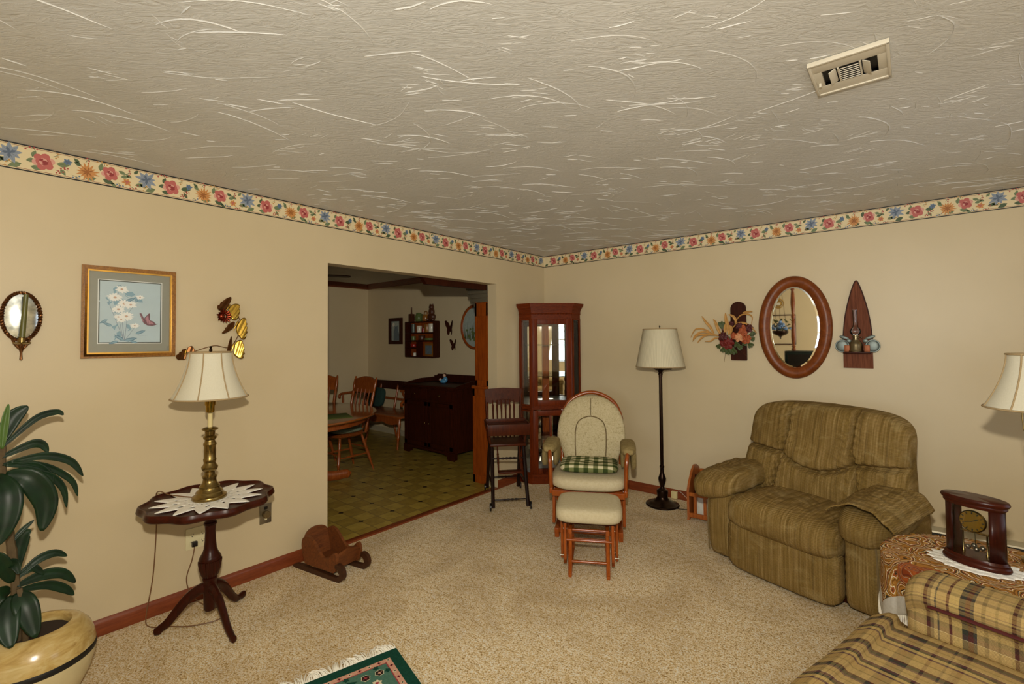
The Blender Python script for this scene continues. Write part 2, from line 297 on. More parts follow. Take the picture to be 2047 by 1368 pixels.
# ------------------------------------------------------------------ mesh helpers
class G:
    def __init__(s): s.v = []; s.f = []; s.fm = []; s.uv = {}; s.m = 0
    def add(s, vs, fs, uvs=None):
        b = len(s.v); s.v += [Vector(p) for p in vs]
        for i, f in enumerate(fs):
            if uvs is not None: s.uv[len(s.f)] = [uvs[j] for j in f]
            s.f.append([b+j for j in f]); s.fm.append(s.m)
        return s
    def mark(s): return len(s.v)
    def xf(s, k, Mx):
        for i in range(k, len(s.v)): s.v[i] = Mx @ s.v[i]
        return s
    def deform(s, k, fn):
        for i in range(k, len(s.v)): s.v[i] = Vector(fn(*s.v[i]))
        return s
    def box(s, x0, x1, y0, y1, z0, z1, bev=0, rot=None):
        c = Vector(((x0+x1)/2, (y0+y1)/2, (z0+z1)/2)); h = ((x1-x0)/2, (y1-y0)/2, (z1-z0)/2); k = s.mark()
        if bev <= 0:
            vs = [(sx*h[0], sy*h[1], sz*h[2]) for sx in (-1, 1) for sy in (-1, 1) for sz in (-1, 1)]
            s.add(vs, [(0, 1, 3, 2), (4, 6, 7, 5), (0, 4, 5, 1), (2, 3, 7, 6), (0, 2, 6, 4), (1, 5, 7, 3)])
        else:
            bm = bmesh.new(); bmesh.ops.create_cube(bm, size=1)
            for v in bm.verts: v.co = Vector((v.co.x*2*h[0], v.co.y*2*h[1], v.co.z*2*h[2]))
            bmesh.ops.bevel(bm, geom=bm.edges[:], offset=min(bev, .49*2*min(abs(q) for q in h)), segments=2, profile=.6, affect='EDGES')
            bm.verts.index_update()
            s.add([v.co.copy() for v in bm.verts], [[v.index for v in f.verts] for f in bm.faces]); bm.free()
        Mx = Matrix.Translation(c)
        if rot: Mx = Mx @ Euler(rot).to_matrix().to_4x4()
        return s.xf(k, Mx)
    def tube(s, pts, r, n=8, closed=False, flat=1.0, up=None):
        pts = [Vector(p) for p in pts]; m = len(pts); rs = r if isinstance(r, (list, tuple)) else [r]*m
        T = []
        for i in range(m):
            a = pts[(i-1) % m] if closed or i > 0 else pts[i]; b = pts[(i+1) % m] if closed or i < m-1 else pts[i]
            t = b-a; T.append(t.normalized() if t.length > 1e-9 else Vector((0, 0, 1)))
        nrm = Vector(up) if up else (Vector((0, 0, 1)) if abs(T[0].z) < .9 else Vector((1, 0, 0)))
        vs = []
        for i in range(m):
            nrm = (nrm-T[i]*nrm.dot(T[i]))
            nrm = nrm.normalized() if nrm.length > 1e-6 else T[i].orthogonal().normalized()
            bn = T[i].cross(nrm)
            for j in range(n):
                a = 2*pi*j/n; vs.append(pts[i]+rs[i]*(cos(a)*nrm*flat+sin(a)*bn))
        fs = []
        for i in range(m if closed else m-1):
            for j in range(n):
                p, q = i*n, ((i+1) % m)*n; fs.append((p+j, p+(j+1) % n, q+(j+1) % n, q+j))
        if not closed: fs.append(list(range(n-1, -1, -1))); fs.append([(m-1)*n+j for j in range(n)])
        return s.add(vs, fs)
    def lathe(s, prof, c=(0, 0, 0), n=28, sx=1, sy=1, flute=0, nf=0, cap=True):
        vs = []; fs = []; uvs = []; m = len(prof)
        for i, (r, z) in enumerate(prof):
            for j in range(n+1):
                a = 2*pi*j/n; rr = r*(1+(flute*abs(sin(a*nf/2)) if nf else 0))
                vs.append((c[0]+rr*cos(a)*sx, c[1]+rr*sin(a)*sy, c[2]+z)); uvs.append((j/n, i/(m-1)))
        for i in range(m-1):
            for j in range(n):
                p, q = i*(n+1), (i+1)*(n+1); fs.append((p+j, p+j+1, q+j+1, q+j))
        if cap:
            if prof[0][0] > 1e-5: fs.append([j for j in range(n-1, -1, -1)])
            if prof[-1][0] > 1e-5: fs.append([(m-1)*(n+1)+j for j in range(n)])
        return s.add(vs, fs, uvs)
    def prism(s, poly, a, b, ax='y'):
        def P(u, v, w): return {'y': (u, w, v), 'z': (u, v, w), 'x': (w, u, v)}[ax]
        n = len(poly); vs = [P(u, v, a) for u, v in poly]+[P(u, v, b) for u, v in poly]
        fs = [list(range(n-1, -1, -1)), list(range(n, 2*n))]+[(i, (i+1) % n, n+(i+1) % n, n+i) for i in range(n)]
        return s.add(vs, fs)
    def grid(s, fn, nu, nv, cu=False, cv=False, uvf=None):
        vs = []; uvs = []
        NU = nu if cu else nu+1; NV = nv if cv else nv+1
        for i in range(NU):
            for j in range(NV):
                vs.append(fn(i/nu, j/nv)); uvs.append(uvf(i/nu, j/nv) if uvf else (i/nu, j/nv))
        fs = []
        for i in range(nu):
            for j in range(nv):
                a, b, c, d = i*NV+j, ((i+1) % NU)*NV+j, ((i+1) % NU)*NV+(j+1) % NV, i*NV+(j+1) % NV
                fs.append((a, b, c, d))
        return s.add(vs, fs, uvs)
    def sell(s, c, r, e1=1., e2=1., rot=None, nu=28, nv=18):
        def p(x, e): return math.copysign(abs(x)**e, x)
        def curve(t0, t1, m, e, ra, rb, closed):   # superellipse arc walked at even steps
            K = 1200; q = [(p(cos(t0+(t1-t0)*i/K), e), p(sin(t0+(t1-t0)*i/K), e)) for i in range(K+1)]; L = [0]
            for a, b in zip(q, q[1:]): L.append(L[-1]+hypot((b[0]-a[0])*ra, (b[1]-a[1])*rb))
            out = []; k_ = 0
            for i in range(m if closed else m+1):
                d = L[-1]*i/m
                while k_ < K-1 and L[k_+1] < d: k_ += 1
                f = (d-L[k_])/max(1e-12, L[k_+1]-L[k_]); out.append((q[k_][0]+(q[k_+1][0]-q[k_][0])*f, q[k_][1]+(q[k_+1][1]-q[k_][1])*f))
            return out
        k = s.mark(); vs = []; fs = []
        P1 = curve(-pi/2, pi/2, nv, e1, (r[0]+r[1])/2, r[2], False); P2 = curve(0, 2*pi, nu, e2, r[0], r[1], True)
        for a, b in P1:
            a = max(a, 1e-4)
            for c_, d_ in P2: vs.append((r[0]*a*c_, r[1]*a*d_, r[2]*b))
        for i in range(nv):
            for j in range(nu): fs.append((i*nu+j, i*nu+(j+1) % nu, (i+1)*nu+(j+1) % nu, (i+1)*nu+j))
        s.add(vs, fs); Mx = Matrix.Translation(c)
        if rot: Mx = Mx @ Euler(rot).to_matrix().to_4x4()
        return s.xf(k, Mx)
    def disc(s, pts3): return s.add(pts3, [list(range(len(pts3)))])
    def build(s, name, mats, parent=None, sharp=40, weld=True, flat=False):
        me = bpy.data.meshes.new(name); me.from_pydata([tuple(v) for v in s.v], [], s.f)
        if not isinstance(mats, (list, tuple)): mats = [mats]
        for m in mats: me.materials.append(M[m] if isinstance(m, str) else m)
        me.polygons.foreach_set('material_index', s.fm)
        if s.uv:
            u = me.uv_layers.new(name='UVMap')
            for pi_, uvs in s.uv.items():
                for li, c in zip(me.polygons[pi_].loop_indices, uvs): u.data[li].uv = c
        if weld or True:
            bm = bmesh.new(); bm.from_mesh(me); bmesh.ops.remove_doubles(bm, verts=bm.verts, dist=1e-5)
            bmesh.ops.recalc_face_normals(bm, faces=bm.faces); bm.to_mesh(me); bm.free()
        if not flat:
            me.polygons.foreach_set('use_smooth', [True]*len(me.polygons)); me.set_sharp_from_angle(angle=radians(sharp))
        me.update(); o = bpy.data.objects.new(name, me); COL.objects.link(o)
        if parent: o.parent = parent
        return o
def thing(name, label, cat, loc=(0, 0, 0), rotz=0, group=None):
    o = bpy.data.objects.new(name, None); COL.objects.link(o); o.location = loc; o.rotation_euler = (0, 0, radians(rotz)); o.empty_display_size = .05
    return tag(o, label, cat, group)
def tag(o, label, cat, group=None):
    o['label'] = label; o['category'] = cat
    if group: o['group'] = group
    return o
def struct(o): o['kind'] = 'structure'; return o
def place(o, loc, rotz=0): o.location = loc; o.rotation_euler = (0, 0, radians(rotz)); return o
def spin(pts, a):  # rotate 2d list
    return [(x*cos(a)-y*sin(a), x*sin(a)+y*cos(a)) for x, y in pts]
def smooth(pts, n=6, closed=False):
    pts = [Vector(p) for p in pts]; out = []; m = len(pts)
    for i in range(m if closed else m-1):
        g = (lambda q: pts[q % m]) if closed else (lambda q: pts[max(0, min(m-1, q))])
        p0, p1, p2, p3 = g(i-1), g(i), g(i+1), g(i+2)
        for k in range(n):
            t = k/n; out.append(.5*((2*p1)+(p2-p0)*t+(2*p0-5*p1+4*p2-p3)*t*t+(3*p1-p0-3*p2+p3)*t**3))
    if not closed: out.append(pts[-1])
    return out
def turned(g, p0, p1, prof, n=10):
    """a turned spindle between two points; prof = [(t, radius)]"""
    p0, p1 = Vector(p0), Vector(p1); g.tube([p0.lerp(p1, t) for t, r in prof], [r for t, r in prof], n); return g
def oval(rx, rz, n=48): return [(rx*cos(2*pi*i/n), rz*sin(2*pi*i/n)) for i in range(n)]

def ray(u, v): return Fv+(u-1023.5)/FPX*Rv-(v-653.84)/FPX*Uv
# ================================================================== SETTING
H = 2.44; XE = 4.75; YS = -6.2; XW = -3.87; YN = .22; YD = -4.3
struct(G().box(0, XE, YS, 0, -.06, 0).build('floor', 'carpet'))
struct(G().box(XW, -.001, YD, YN, -.06, 0).build('floor_dining', 'vinyl'))
g = G(); g.box(-.12, XE, YS, 0, H, H+.06)
# skip-trowel ridges of the plaster, standing proud of the ceiling
rc = random.Random(3)
def ridge(x, y, a, L, k, w, h):
    n = max(5, int(L/.02)); pts = []; px, py = x, y
    for i in range(n+1):
        t = i/n; pts.append((px, py, a, w*(sin(pi*min(1, .06+t*.94))**.6)*(.7+.5*rc.random())))
        px += cos(a)*L/n; py += sin(a)*L/n; a += k*L/n+rc.uniform(-.07, .07)
    vs = []; fs = []
    for (qx, qy, qa, qw) in pts:
        nx, ny = -sin(qa), cos(qa)
        vs += [(qx+nx*qw, qy+ny*qw, H+.0005), (qx+nx*qw*.2, qy+ny*qw*.2, H-h*min(1, qw/w*1.2)), (qx-nx*qw, qy-ny*qw, H+.0005)]
    for i in range(n):
        b = 3*i; fs += [(b, b+3, b+4, b+1), (b+1, b+4, b+5, b+2)]
    g.add(vs, fs)
for i in range(760):
    ridge(rc.uniform(.05, 4.6), rc.uniform(-4.4, -.1), radians(38+rc.gauss(0, 24)), rc.choice((.04, .06, .08, .1, .14, .2, .28, .36)), rc.choice((-1, 1, 1))*rc.uniform(.5, 4.5), rc.uniform(.0016, .0036), rc.uniform(.0014, .003))
for i in range(150):   # little crow's-foot clusters
    cx, cy, a0 = rc.uniform(.05, 4.6), rc.uniform(-4.4, -.1), radians(38+rc.gauss(0, 30))
    for q in range(rc.randint(3, 6)):
        ridge(cx+rc.uniform(-.05, .05), cy+rc.uniform(-.04, .04), a0+rc.uniform(-.5, .5), rc.uniform(.03, .09), rc.uniform(-6, 6), rc.uniform(.0015, .003), rc.uniform(.001, .002))
struct(g.build('ceiling', 'ceil', weld=True))
struct(G().box(XW, -.12, YD, YN, H, H+.06).build('ceiling_dining', 'ceil'))
g = G(); g.box(-.12, 0, YS, -2.635, 0, H); g.box(-.12, 0, -2.635, -.82, 2.056, H); g.box(-.12, 0, -.82, .22, 0, H)
struct(g.build('wall_left', 'wall'))
struct(G().box(0, XE+.1, 0, .1, 0, H).build('wall_right', 'wall'))
def windowed(ax, c0, c1, lo, hi, a0, a1, z0, z1):
    g = G()
    def b(p, q, r, t):
        if q > p and t > r: g.box(*( (p, q, c0, c1, r, t) if ax == 'y' else (c0, c1, p, q, r, t)))
    b(lo, a0, 0, H); b(a1, hi, 0, H); b(a0, a1, 0, z0); b(a0, a1, z1, H); return g
struct(windowed('y', YS-.1, YS, -.12, XE+.1, 2.3, 4.3, .85, 2.1).build('wall_south', 'wall'))
struct(windowed('x', XE, XE+.1, YS, 0, -2.15, -.85, .9, 2.1).build('wall_east', 'wall'))
struct(G().box(XW-.1, XW, YD, YN+.1, 0, H).build('wall_dining_west', 'wall'))
struct(G().box(XW, -.12, YN, YN+.1, 0, H).build('wall_dining_north', 'wall'))
struct(G().box(XW-.1, -.12, YD-.1, YD, 0, H).build('wall_dining_south', 'wall'))
def window(name, ax, c, a0, a1, z0, z1):
    g = G()
    def b(p, q, r, t, d=.03): g.box(*((p, q, c-d, c+d, r, t) if ax == 'y' else (c-d, c+d, p, q, r, t)))
    for p in (a0, (a0+a1)/2-.02, a1-.04): b(p, p+.04, z0, z1)
    for z in (z0, (z0+z1)/2-.02, z1-.04): b(a0, a1, z, z+.04)
    o = struct(g.build(name, 'heater'))
    g = G(); d = .003
    g.box(*((a0, a1, c-d, c+d, z0, z1) if ax == 'y' else (c-d, c+d, a0, a1, z0, z1))); g.build('pane', 'glass', o)
window('window_1', 'y', YS-.05, 2.3, 4.3, .85, 2.1); window('window_2', 'x', XE+.05, -2.15, -.85, .9, 2.1)
# baseboards, threshold, crown
def base_prof(t): return [(0, 0), (t, 0), (t, .062), (t*.55, .075), (.002, .083), (0, .083)]
struct(G().prism(base_prof(.014), YS, -2.635, 'y').build('baseboard_left', 'oak_trim_y'))
struct(G().prism(base_prof(.014), -.82, 0, 'y').build('baseboard_left_corner', 'oak_trim_y'))
struct(G().prism([(-a, b) for a, b in base_prof(.014)], .014, 1.95, 'x').build('baseboard_right', 'oak_trim'))
struct(G().box(-.045, .012, -2.635, -.82, -.01, .012, .004).build('trim_threshold', 'oak_trim_y'))
crown = [(0, 0), (.075, 0), (.07, -.015), (.03, -.05), (.015, -.075), (0, -.08)]
struct(G().prism([(XW+a, H+b) for a, b in crown], YD, YN, 'y').build('trim_crown_west', 'oak_trim_y'))
struct(G().prism([(YN-a, H+b) for a, b in crown], XW, -.5, 'x').build('trim_crown_north', 'oak_trim'))
struct(G().prism([(-1.95, 2.44), (-1.62, 2.0), (-.83, 2.0), (-.83, 2.44)], -.17, -.125, 'x').build('trim_valance', 'dark'))
struct(G().prism([(YN-a, b) for a, b in ((0, 0), (.012, 0), (.012, .085), (0, .085))], XW, -.5, 'x').build('baseboard_dining_north', 'heater'))
# wallpaper border: the printed flowers lie in the border's own mesh
PM = ['p_cream', 'p_line', 'p_redline', 'p_rose', 'p_rose_d', 'p_rose_l', 'p_lily', 'p_lily_d', 'p_mum', 'p_mum_d', 'p_leafp', 'p_leafp_d', 'p_berry', 'p_bluef', 'p_yellowp']
def border(name, length, T, phase):
    """T maps (along, height, proud) to the room; along runs left to right as seen from inside"""
    g = G(); z0, z1 = 2.3126, 2.44; PM_ = {n[2:]: i for i, n in enumerate(PM)}; r = random.Random(5)
    lay = [0]
    def poly(pts, m, proud):
        g.m = PM_[m]; pts = [(min(max(a, 0), length), b) for a, b in pts]; g.add([T(a, b, proud) for a, b in pts], [list(range(len(pts)))])
    def rect(a0, a1, b0, b1, m, pr): poly([(a0, b0), (a1, b0), (a1, b1), (a0, b1)], m, pr)
    rect(0, length, z0, z1, 'cream', .0012)
    for b0, b1, m in ((z0, z0+.0065, 'line'), (z1-.0065, z1, 'line'), (z0+.010, z0+.0122, 'redline'), (z1-.0122, z1-.010, 'redline')): rect(0, length, b0, b1, m, .0016)
    def blob(a, b, ra, rb, rot, m, pr, n=12, wob=0, k=5):
        poly([(a+cos(rot)*x-sin(rot)*y, b+sin(rot)*x+cos(rot)*y) for x, y in (((ra*(1+wob*cos(k*t)))*cos(t), (rb*(1+wob*cos(k*t)))*sin(t)) for t in (2*pi*i/n for i in range(n)))], m, pr)
    def leaf(a, b, L, w, rot, m='leafp', pr=.0018):
        poly([(a+cos(rot)*x-sin(rot)*y, b+sin(rot)*x+cos(rot)*y) for x, y in ((0, 0), (L*.25, w*.8), (L*.5, w), (L*.8, w*.5), (L, 0), (L*.8, -w*.5), (L*.5, -w), (L*.25, -w*.8))], m, pr)
        poly([(a+cos(rot)*x-sin(rot)*y, b+sin(rot)*x+cos(rot)*y) for x, y in ((0, w*.08), (L*.95, 0), (0, -w*.08))], 'leafp_d', pr+.0002)
    def rose(a, b, s, m0='rose'):
        for q in range(6): blob(a+s*.62*cos(q*1.05+.3), b+s*.62*sin(q*1.05+.3), s*.5, s*.45, q, m0 if q % 3 else 'rose_l', .0021+.00003*q, 10)
        blob(a, b, s*.75, s*.7, 0, m0, .0024, 14)
        for q in range(5): blob(a+s*.3*cos(q*1.3), b+s*.3*sin(q*1.3), s*.34, s*.13, q*1.3+1.4, 'rose_d' if q % 2 == 0 else 'rose_l', .0026+.00003*q, 9)
        blob(a+s*.1, b, s*.2, s*.2, 0, 'rose_d', .0029, 9)
    def star(a, b, s, n, w, m, m2, pr=.0022):
        for q in range(n): leaf(a, b, s*r.uniform(.8, 1.1), s*w, 2*pi*q/n+.2, m, pr+.00002*q)
        for q in range(n//2): leaf(a, b, s*.55, s*w*.6, 4*pi*q/n+.5, m2, pr+.0006)
        blob(a, b, s*.14, s*.14, 0, m2, pr+.0009, 8)
    def sprig(a, b, rot, m, n=4):
        leaf(a, b, .035, .0012, rot, 'leafp_d', .0017)
        for q in range(n): blob(a+cos(rot+.5*(q-1.5))*(.014+.008*q), b+sin(rot+.5*(q-1.5))*(.014+.007*q), .0042, .004, 0, m, .0019, 7)
    P = .52; zc = (z0+z1)/2; k = -1
    while k*P+phase < length+.3:
        o = k*P+phase; k += 1
        if o < -.6: continue
        def ok(a, m=.045): return m <= a <= length-m
        items = [(.0, lambda a: star(a, zc+.012, .05, 9, .2, 'lily', 'lily_d')), (.115, lambda a: rose(a, zc-.002, .038)), (.20, lambda a: star(a, zc+.02, .02, 6, .3, 'bluef', 'lily_d')),
                 (.275, lambda a: star(a, zc-.01, .046, 15, .13, 'mum', 'mum_d')), (.365, lambda a: rose(a, zc+.006, .034)), (.435, lambda a: star(a, zc-.022, .022, 6, .3, 'mum', 'rose'))]
        for d, fn in items:
            if ok(o+d): fn(o+d)
        for d, b, rot, L in ((.04, -.03, 3.6, .05), (.055, -.01, .3, .04), (.07, -.035, -.1, .045), (.075, .012, 1.2, .035), (.16, .0, .1, .05), (.175, -.02, -1.0, .035), (.225, .03, -.5, .035), (.245, .028, 2.4, .03), (.31, -.035, 3.3, .045), (.325, .01, 1.4, .042), (.335, -.03, -.3, .05), (.4, .03, -.4, .035), (.41, .0, .3, .035), (.37, -.04, -.8, .03), (.455, .005, 2.6, .03), (.465, .03, .9, .03), (.47, -.03, .2, .04), (.49, -.015, -.6, .035)):
            if ok(o+d, .06): leaf(o+d, zc+b, L, L*.27, rot, 'leafp' if r.random() < .65 else 'leafp_d', .0018)
        for d, b, rot, m in ((.09, .045, 2.2, 'berry'), (.145, .035, .6, 'yellowp'), (.155, -.035, -.4, 'berry'), (.205, -.03, 2.6, 'berry'), (.215, -.045, -.3, 'bluef'), (.265, .04, 1.0, 'berry'), (.345, .04, 1.8, 'yellowp'), (.43, .02, .8, 'berry'), (.02, -.04, 2.9, 'yellowp'), (.445, -.045, -.5, 'berry'), (.395, -.035, -.9, 'bluef')):
            if ok(o+d, .05): sprig(o+d, zc+b*.85, rot, m)
    return struct(g.build(name, PM, flat=True))
border('trim_border_left', 4.8, lambda a, b, p: (p, -4.8+a, b), 4.8-4.219-.52)
border('trim_border_right', XE, lambda a, b, p: (a, -p, b), .02)
# wall register in the ceiling
t = thing('ceiling_vent', 'off-white rectangular air register with open louvres set in the textured ceiling', 'vent', (3.062, -2.365, H))
def frame2(g, x0, x1, y0, y1, X0, X1, Y0, Y1, z0, z1):
    g.box(X0, X1, Y0, y0, z0, z1, .002); g.box(X0, X1, y1, Y1, z0, z1, .002); g.box(X0, x0, y0, y1, z0, z1, .002); g.box(x1, X1, y0, y1, z0, z1, .002)
g = G(); frame2(g, -.078, .078, -.058, .058, -.108, .108, -.124, .124, -.014, 0); g.box(-.112, .112, -.130, -.118, -.018, -.002, .003); g.box(-.112, .112, .118, .130, -.018, -.002, .003); g.box(-.112, -.102, -.128, .128, -.018, -.002, .003); g.box(.102, .112, -.128, .128, -.018, -.002, .003); g.build('frame', 'vent_white', t)
G().box(-.08, .08, -.06, .06, -.002, -.0005).build('backing', 'black', t)
g = G()
for i in range(7): g.box(-.028, .028, -.052+.015*i, -.040+.015*i, -.0165, -.0145, 0, (.55, 0, 0))
g.build('louvre', 'vent_white', t)
for s in (-1, 1):
    g = G(); g.box(s*.048-.012, s*.048+.012, -.05, .05, -.0175, -.0150, .001, (0, s*.55, 0)); g.box(s*.031-.002, s*.031+.003, -.055, .055, -.016, -.002); g.build('deflector', 'vent_white', t)
G().lathe([(0, -.028), (.005, -.027), (.005, -.012)], (-.092, .03, 0), 10).build('lever', 'vent_white', t)
# baseboard heater along the right wall
t = thing('baseboard_heater', 'long cream metal baseboard heater along the wall behind the recliner', 'heater', (3.35, 0, 0))
g = G(); g.prism([(-.002, .005), (-.05, .005), (-.062, .03), (-.062, .125), (-.055, .135), (-.055, .12), (-.05, .03), (-.002, .03)], -1.25, 1.35, 'x'); g.build('cover', 'heater', t)
G().box(-1.25, 1.35, -.045, -.004, .03, .15).build('fins', 'heater_dark', t)
g = G(); g.prism([(-.002, .185), (-.025, .185), (-.055, .168), (-.058, .158), (-.05, .16), (-.02, .172), (-.002, .172)], -1.25, 1.35, 'x'); g.build('top_hood', 'heater', t)
G().box(-1.25, 1.35, -.02, -.001, .02, .172).build('back_plate', 'heater', t)
G().box(-1.27, -1.25, -.064, -.001, .003, .187, .003).build('end_cap', 'heater', t)

# ================================================================== LEFT WALL
def on_left(y, z): return (0, y, z)
def wl_thing(name, label, cat, y, z, group=None):   # local x = right along the wall (seen from the room), -y = out of the wall
    return thing(name, label, cat, (0.001, y, z), 90, group)
# oval mirror sconce
t = wl_thing('mirror_sconce', 'small oval mirror candle sconce with twisted brass rim at the left edge', 'sconce', -4.17, 1.62)
g = G()
for ph in (0, pi):
    pts = []
    for i in range(160):
        a = 2*pi*i/160; q = a*26+ph; pts.append(((.064+.0045*cos(q))*cos(a), -.012+.0045*sin(q), (.112+.0045*cos(q))*sin(a)))
    g.tube(pts, .0045, 6, True)
g.build('rope_frame', 'brown_metal', t)
g = G(); g.grid(lambda u, v: (.062*(1-v)*cos(2*pi*u), -.008-.006*(1-(1-v)**2) if v > .12 else -.008-.01*v, .110*(1-v)*sin(2*pi*u)), 40, 8, cu=True); g.build('mirror_glass', 'oldmirror', t)
G().prism(oval(.062, .11), -.006, 0).build('backing', 'brown_metal', t)
g = G(); g.tube(smooth([(0, -.012, -.112), (0, -.05, -.14), (0, -.055, -.12)]), .006, 8); g.lathe([(.0, -.205), (.006, -.2), (.004, -.17), (.009, -.15), (.014, -.128), (.006, -.122)], (0, -.03, 0), 14)
g.tube(smooth([(-.03, -.012, -.098), (-.022, -.025, -.125), (-.006, -.03, -.15)]), .005, 6); g.tube(smooth([(.03, -.012, -.098), (.022, -.025, -.125), (.006, -.03, -.15)]), .005, 6); g.build('bracket', 'brown_metal', t)
g = G(); g.lathe([(.0, -.132), (.02, -.13), (.03, -.124), (.031, -.12), (.012, -.122), (.011, -.1), (.0135, -.098)], (0, -.05, 0), 18); g.build('candle_cup', 'brass', t)
c = G().lathe([(.0105, 0), (.0105, .04), (.0085, .22), (.003, .222)], n=14).build('taper_candle', 'green_candle'); place(c, (.05, -4.17, 1.502), 0)
c.rotation_euler = (radians(-3), 0, 0); tag(c, 'olive green taper candle standing in the oval mirror sconce', 'candle')
# framed print of daisies
t = wl_thing('framed_print', 'gold framed print of pale daisies and a pink butterfly', 'picture', -3.761, 1.653)
hw, hh = .2, .238
def pframe(g, w, h, W_, H_, y0, y1):
    g.prism([(-W_, -H_), (W_, -H_), (w, -h), (-w, -h)], y0, y1); g.prism([(W_, -H_), (W_, H_), (w, h), (w, -h)], y0, y1)
    g.prism([(W_, H_), (-W_, H_), (-w, h), (w, h)], y0, y1); g.prism([(-W_, H_), (-W_, -H_), (-w, -h), (-w, h)], y0, y1)
g = G(); pframe(g, hw-.012, hh-.012, hw, hh, -.018, 0); pframe(g, hw-.021, hh-.021, hw-.010, hh-.010, -.026, 0); g.m = 1; pframe(g, hw-.0285, hh-.0285, hw-.02, hh-.02, -.019, 0); g.build('frame', ['gold', 'gold_light'], t)
AM = ['a_mat', 'a_white', 'a_matline', 'a_sky', 'a_petal', 'a_blue', 'a_blue_d', 'a_pink', 'a_pink_d', 'a_core', 'a_stemline']; AI = {n[2:]: i for i, n in enumerate(AM)}
g = G(); g.m = 0; g.box(-hw+.028, hw-.028, -.009, -.002, -hh+.028, hh-.028)
def flat(g, pts, m, y): g.m = AI[m]; g.add([(a, y, b) for a, b in pts], [list(range(len(pts)))])
def rectf(w, h, m, y, dz=.003): flat(g, [(-w, -h+dz), (w, -h+dz), (w, h+dz), (-w, h+dz)], m, y)
rectf(.137, .168, 'white', -.0092); rectf(.1335, .1645, 'matline', -.0094); rectf(.129, .160, 'sky', -.0096)
g.build('mat', AM, t, flat=True)
g = G(); rr = random.Random(2); lay = [-.0098]
def pt(px, py): return ((px-163-93)/187*.4*.93+.006, max(-.150, (717-py-93)/187*.476*.93))   # laid out on the print itself
def petalflower(cx, cz, s, sq=.7):
    for q in range(13):
        a = 2*pi*q/13+rr.uniform(-.1, .1); L = s*rr.uniform(.8, 1.1); w = s*.17; lay[0] -= .00001
        flat(g, [(cx+cos(a)*x-sin(a)*y, cz+(sin(a)*x+cos(a)*y)*sq) for x, y in ((s*.12, 0), (L*.5, w), (L*.9, w*.7), (L, 0), (L*.9, -w*.7), (L*.5, -w))], 'petal', lay[0])
    lay[0] -= .00005; flat(g, [(cx+s*.2*cos(a), cz+s*.16*sin(a)) for a in (2*pi*i/10 for i in range(10))], 'core', lay[0])
def almond(a, b, L, w, rot, m): lay[0] -= .00001; flat(g, [(a+cos(rot)*x-sin(rot)*y, b+sin(rot)*x+cos(rot)*y) for x, y in ((0, 0), (L*.3, w), (L*.7, w*.8), (L, 0), (L*.7, -w*.8), (L*.3, -w))], m, lay[0])
for (px, py, s) in ((215, 580, 26), (240, 590, 22), (210, 605, 20), (262, 582, 22), (225, 640, 20), (222, 670, 18), (250, 668, 16)):
    for q in range(5): a, b = pt(px+rr.uniform(-8, 8), py+rr.uniform(-8, 8)); almond(a, b, s*.0021, s*.0006, rr.uniform(0, 6.3), 'blue' if q % 2 else 'sky')
for (x0, y0, x1, y1) in ((225, 575, 240, 690), (222, 612, 238, 690), (245, 635, 240, 690), (262, 655, 240, 695), (205, 600, 236, 680), (270, 592, 236, 640)):
    a, b = pt(x0, y0); c_, d = pt(x1, y1); lay[0] -= .00001; flat(g, [(a-.0008, b), (a+.0008, b), (c_+.0012, d), (c_-.0012, d)], 'stemline', lay[0])
for (px, py, L, rot) in ((238, 690, .06, .25), (240, 688, .055, 2.5), (262, 672, .05, .4), (215, 655, .045, 2.7), (240, 600, .05, .5), (262, 600, .035, 1.1), (205, 640, .04, 3.7), (250, 690, .04, -.3), (228, 690, .045, 3.5)):
    a, b = pt(px, py); almond(a, b, L, L*.16, rot, 'blue_d'); almond(a, b, L*.9, L*.09, rot, 'blue')
for (px, py, s) in ((233, 572, 24), (219, 591, 27), (238, 604, 25), (252, 606, 24), (226, 617, 25), (243, 632, 27), (232, 640, 18), (261, 653, 17), (272, 588, 15), (226, 634, 17)):
    a, b = pt(px, py); petalflower(a, b, s*.00125)
def wing(pts, m, k=1.0): lay[0] -= .00005; flat(g, [pt(*p) for p in pts], m, lay[0])
wing([(271, 625), (275, 624), (281, 636), (284, 650), (279, 645)], 'pink_d'); wing([(281, 636), (291, 625), (294, 624), (294, 640), (303, 643), (309, 650), (300, 653), (288, 652), (283, 648)], 'pink_d')
wing([(283, 637), (290, 628), (292, 640), (300, 645), (304, 649), (290, 650)], 'pink'); wing([(273, 628), (277, 634), (281, 645), (278, 641)], 'pink')
wing([(303, 649), (314, 648), (304, 652)], 'pink_d')
for q in range(4): wing([(284+q*5, 637+q*2), (285+q*5, 637+q*2), (289+q*3, 650), (288+q*3, 650)], 'pink_d')
a, b = pt(268, 676)
for q in range(7): lay[0] -= .00001; flat(g, [(a+q*.0062, b+.001*(q % 2)), (a+q*.0062+.005, b+.0025-.003*(q % 2)), (a+q*.0062+.005, b+.0031-.003*(q % 2)), (a+q*.0062, b+.0006+.001*(q % 2))], 'stemline', lay[0])
g.build('print', AM, t, flat=True)
G().box(-hw+.0285, hw-.0285, -.0175, -.0165, -hh+.0285, hh-.0285).build('glass', 'glass', t)
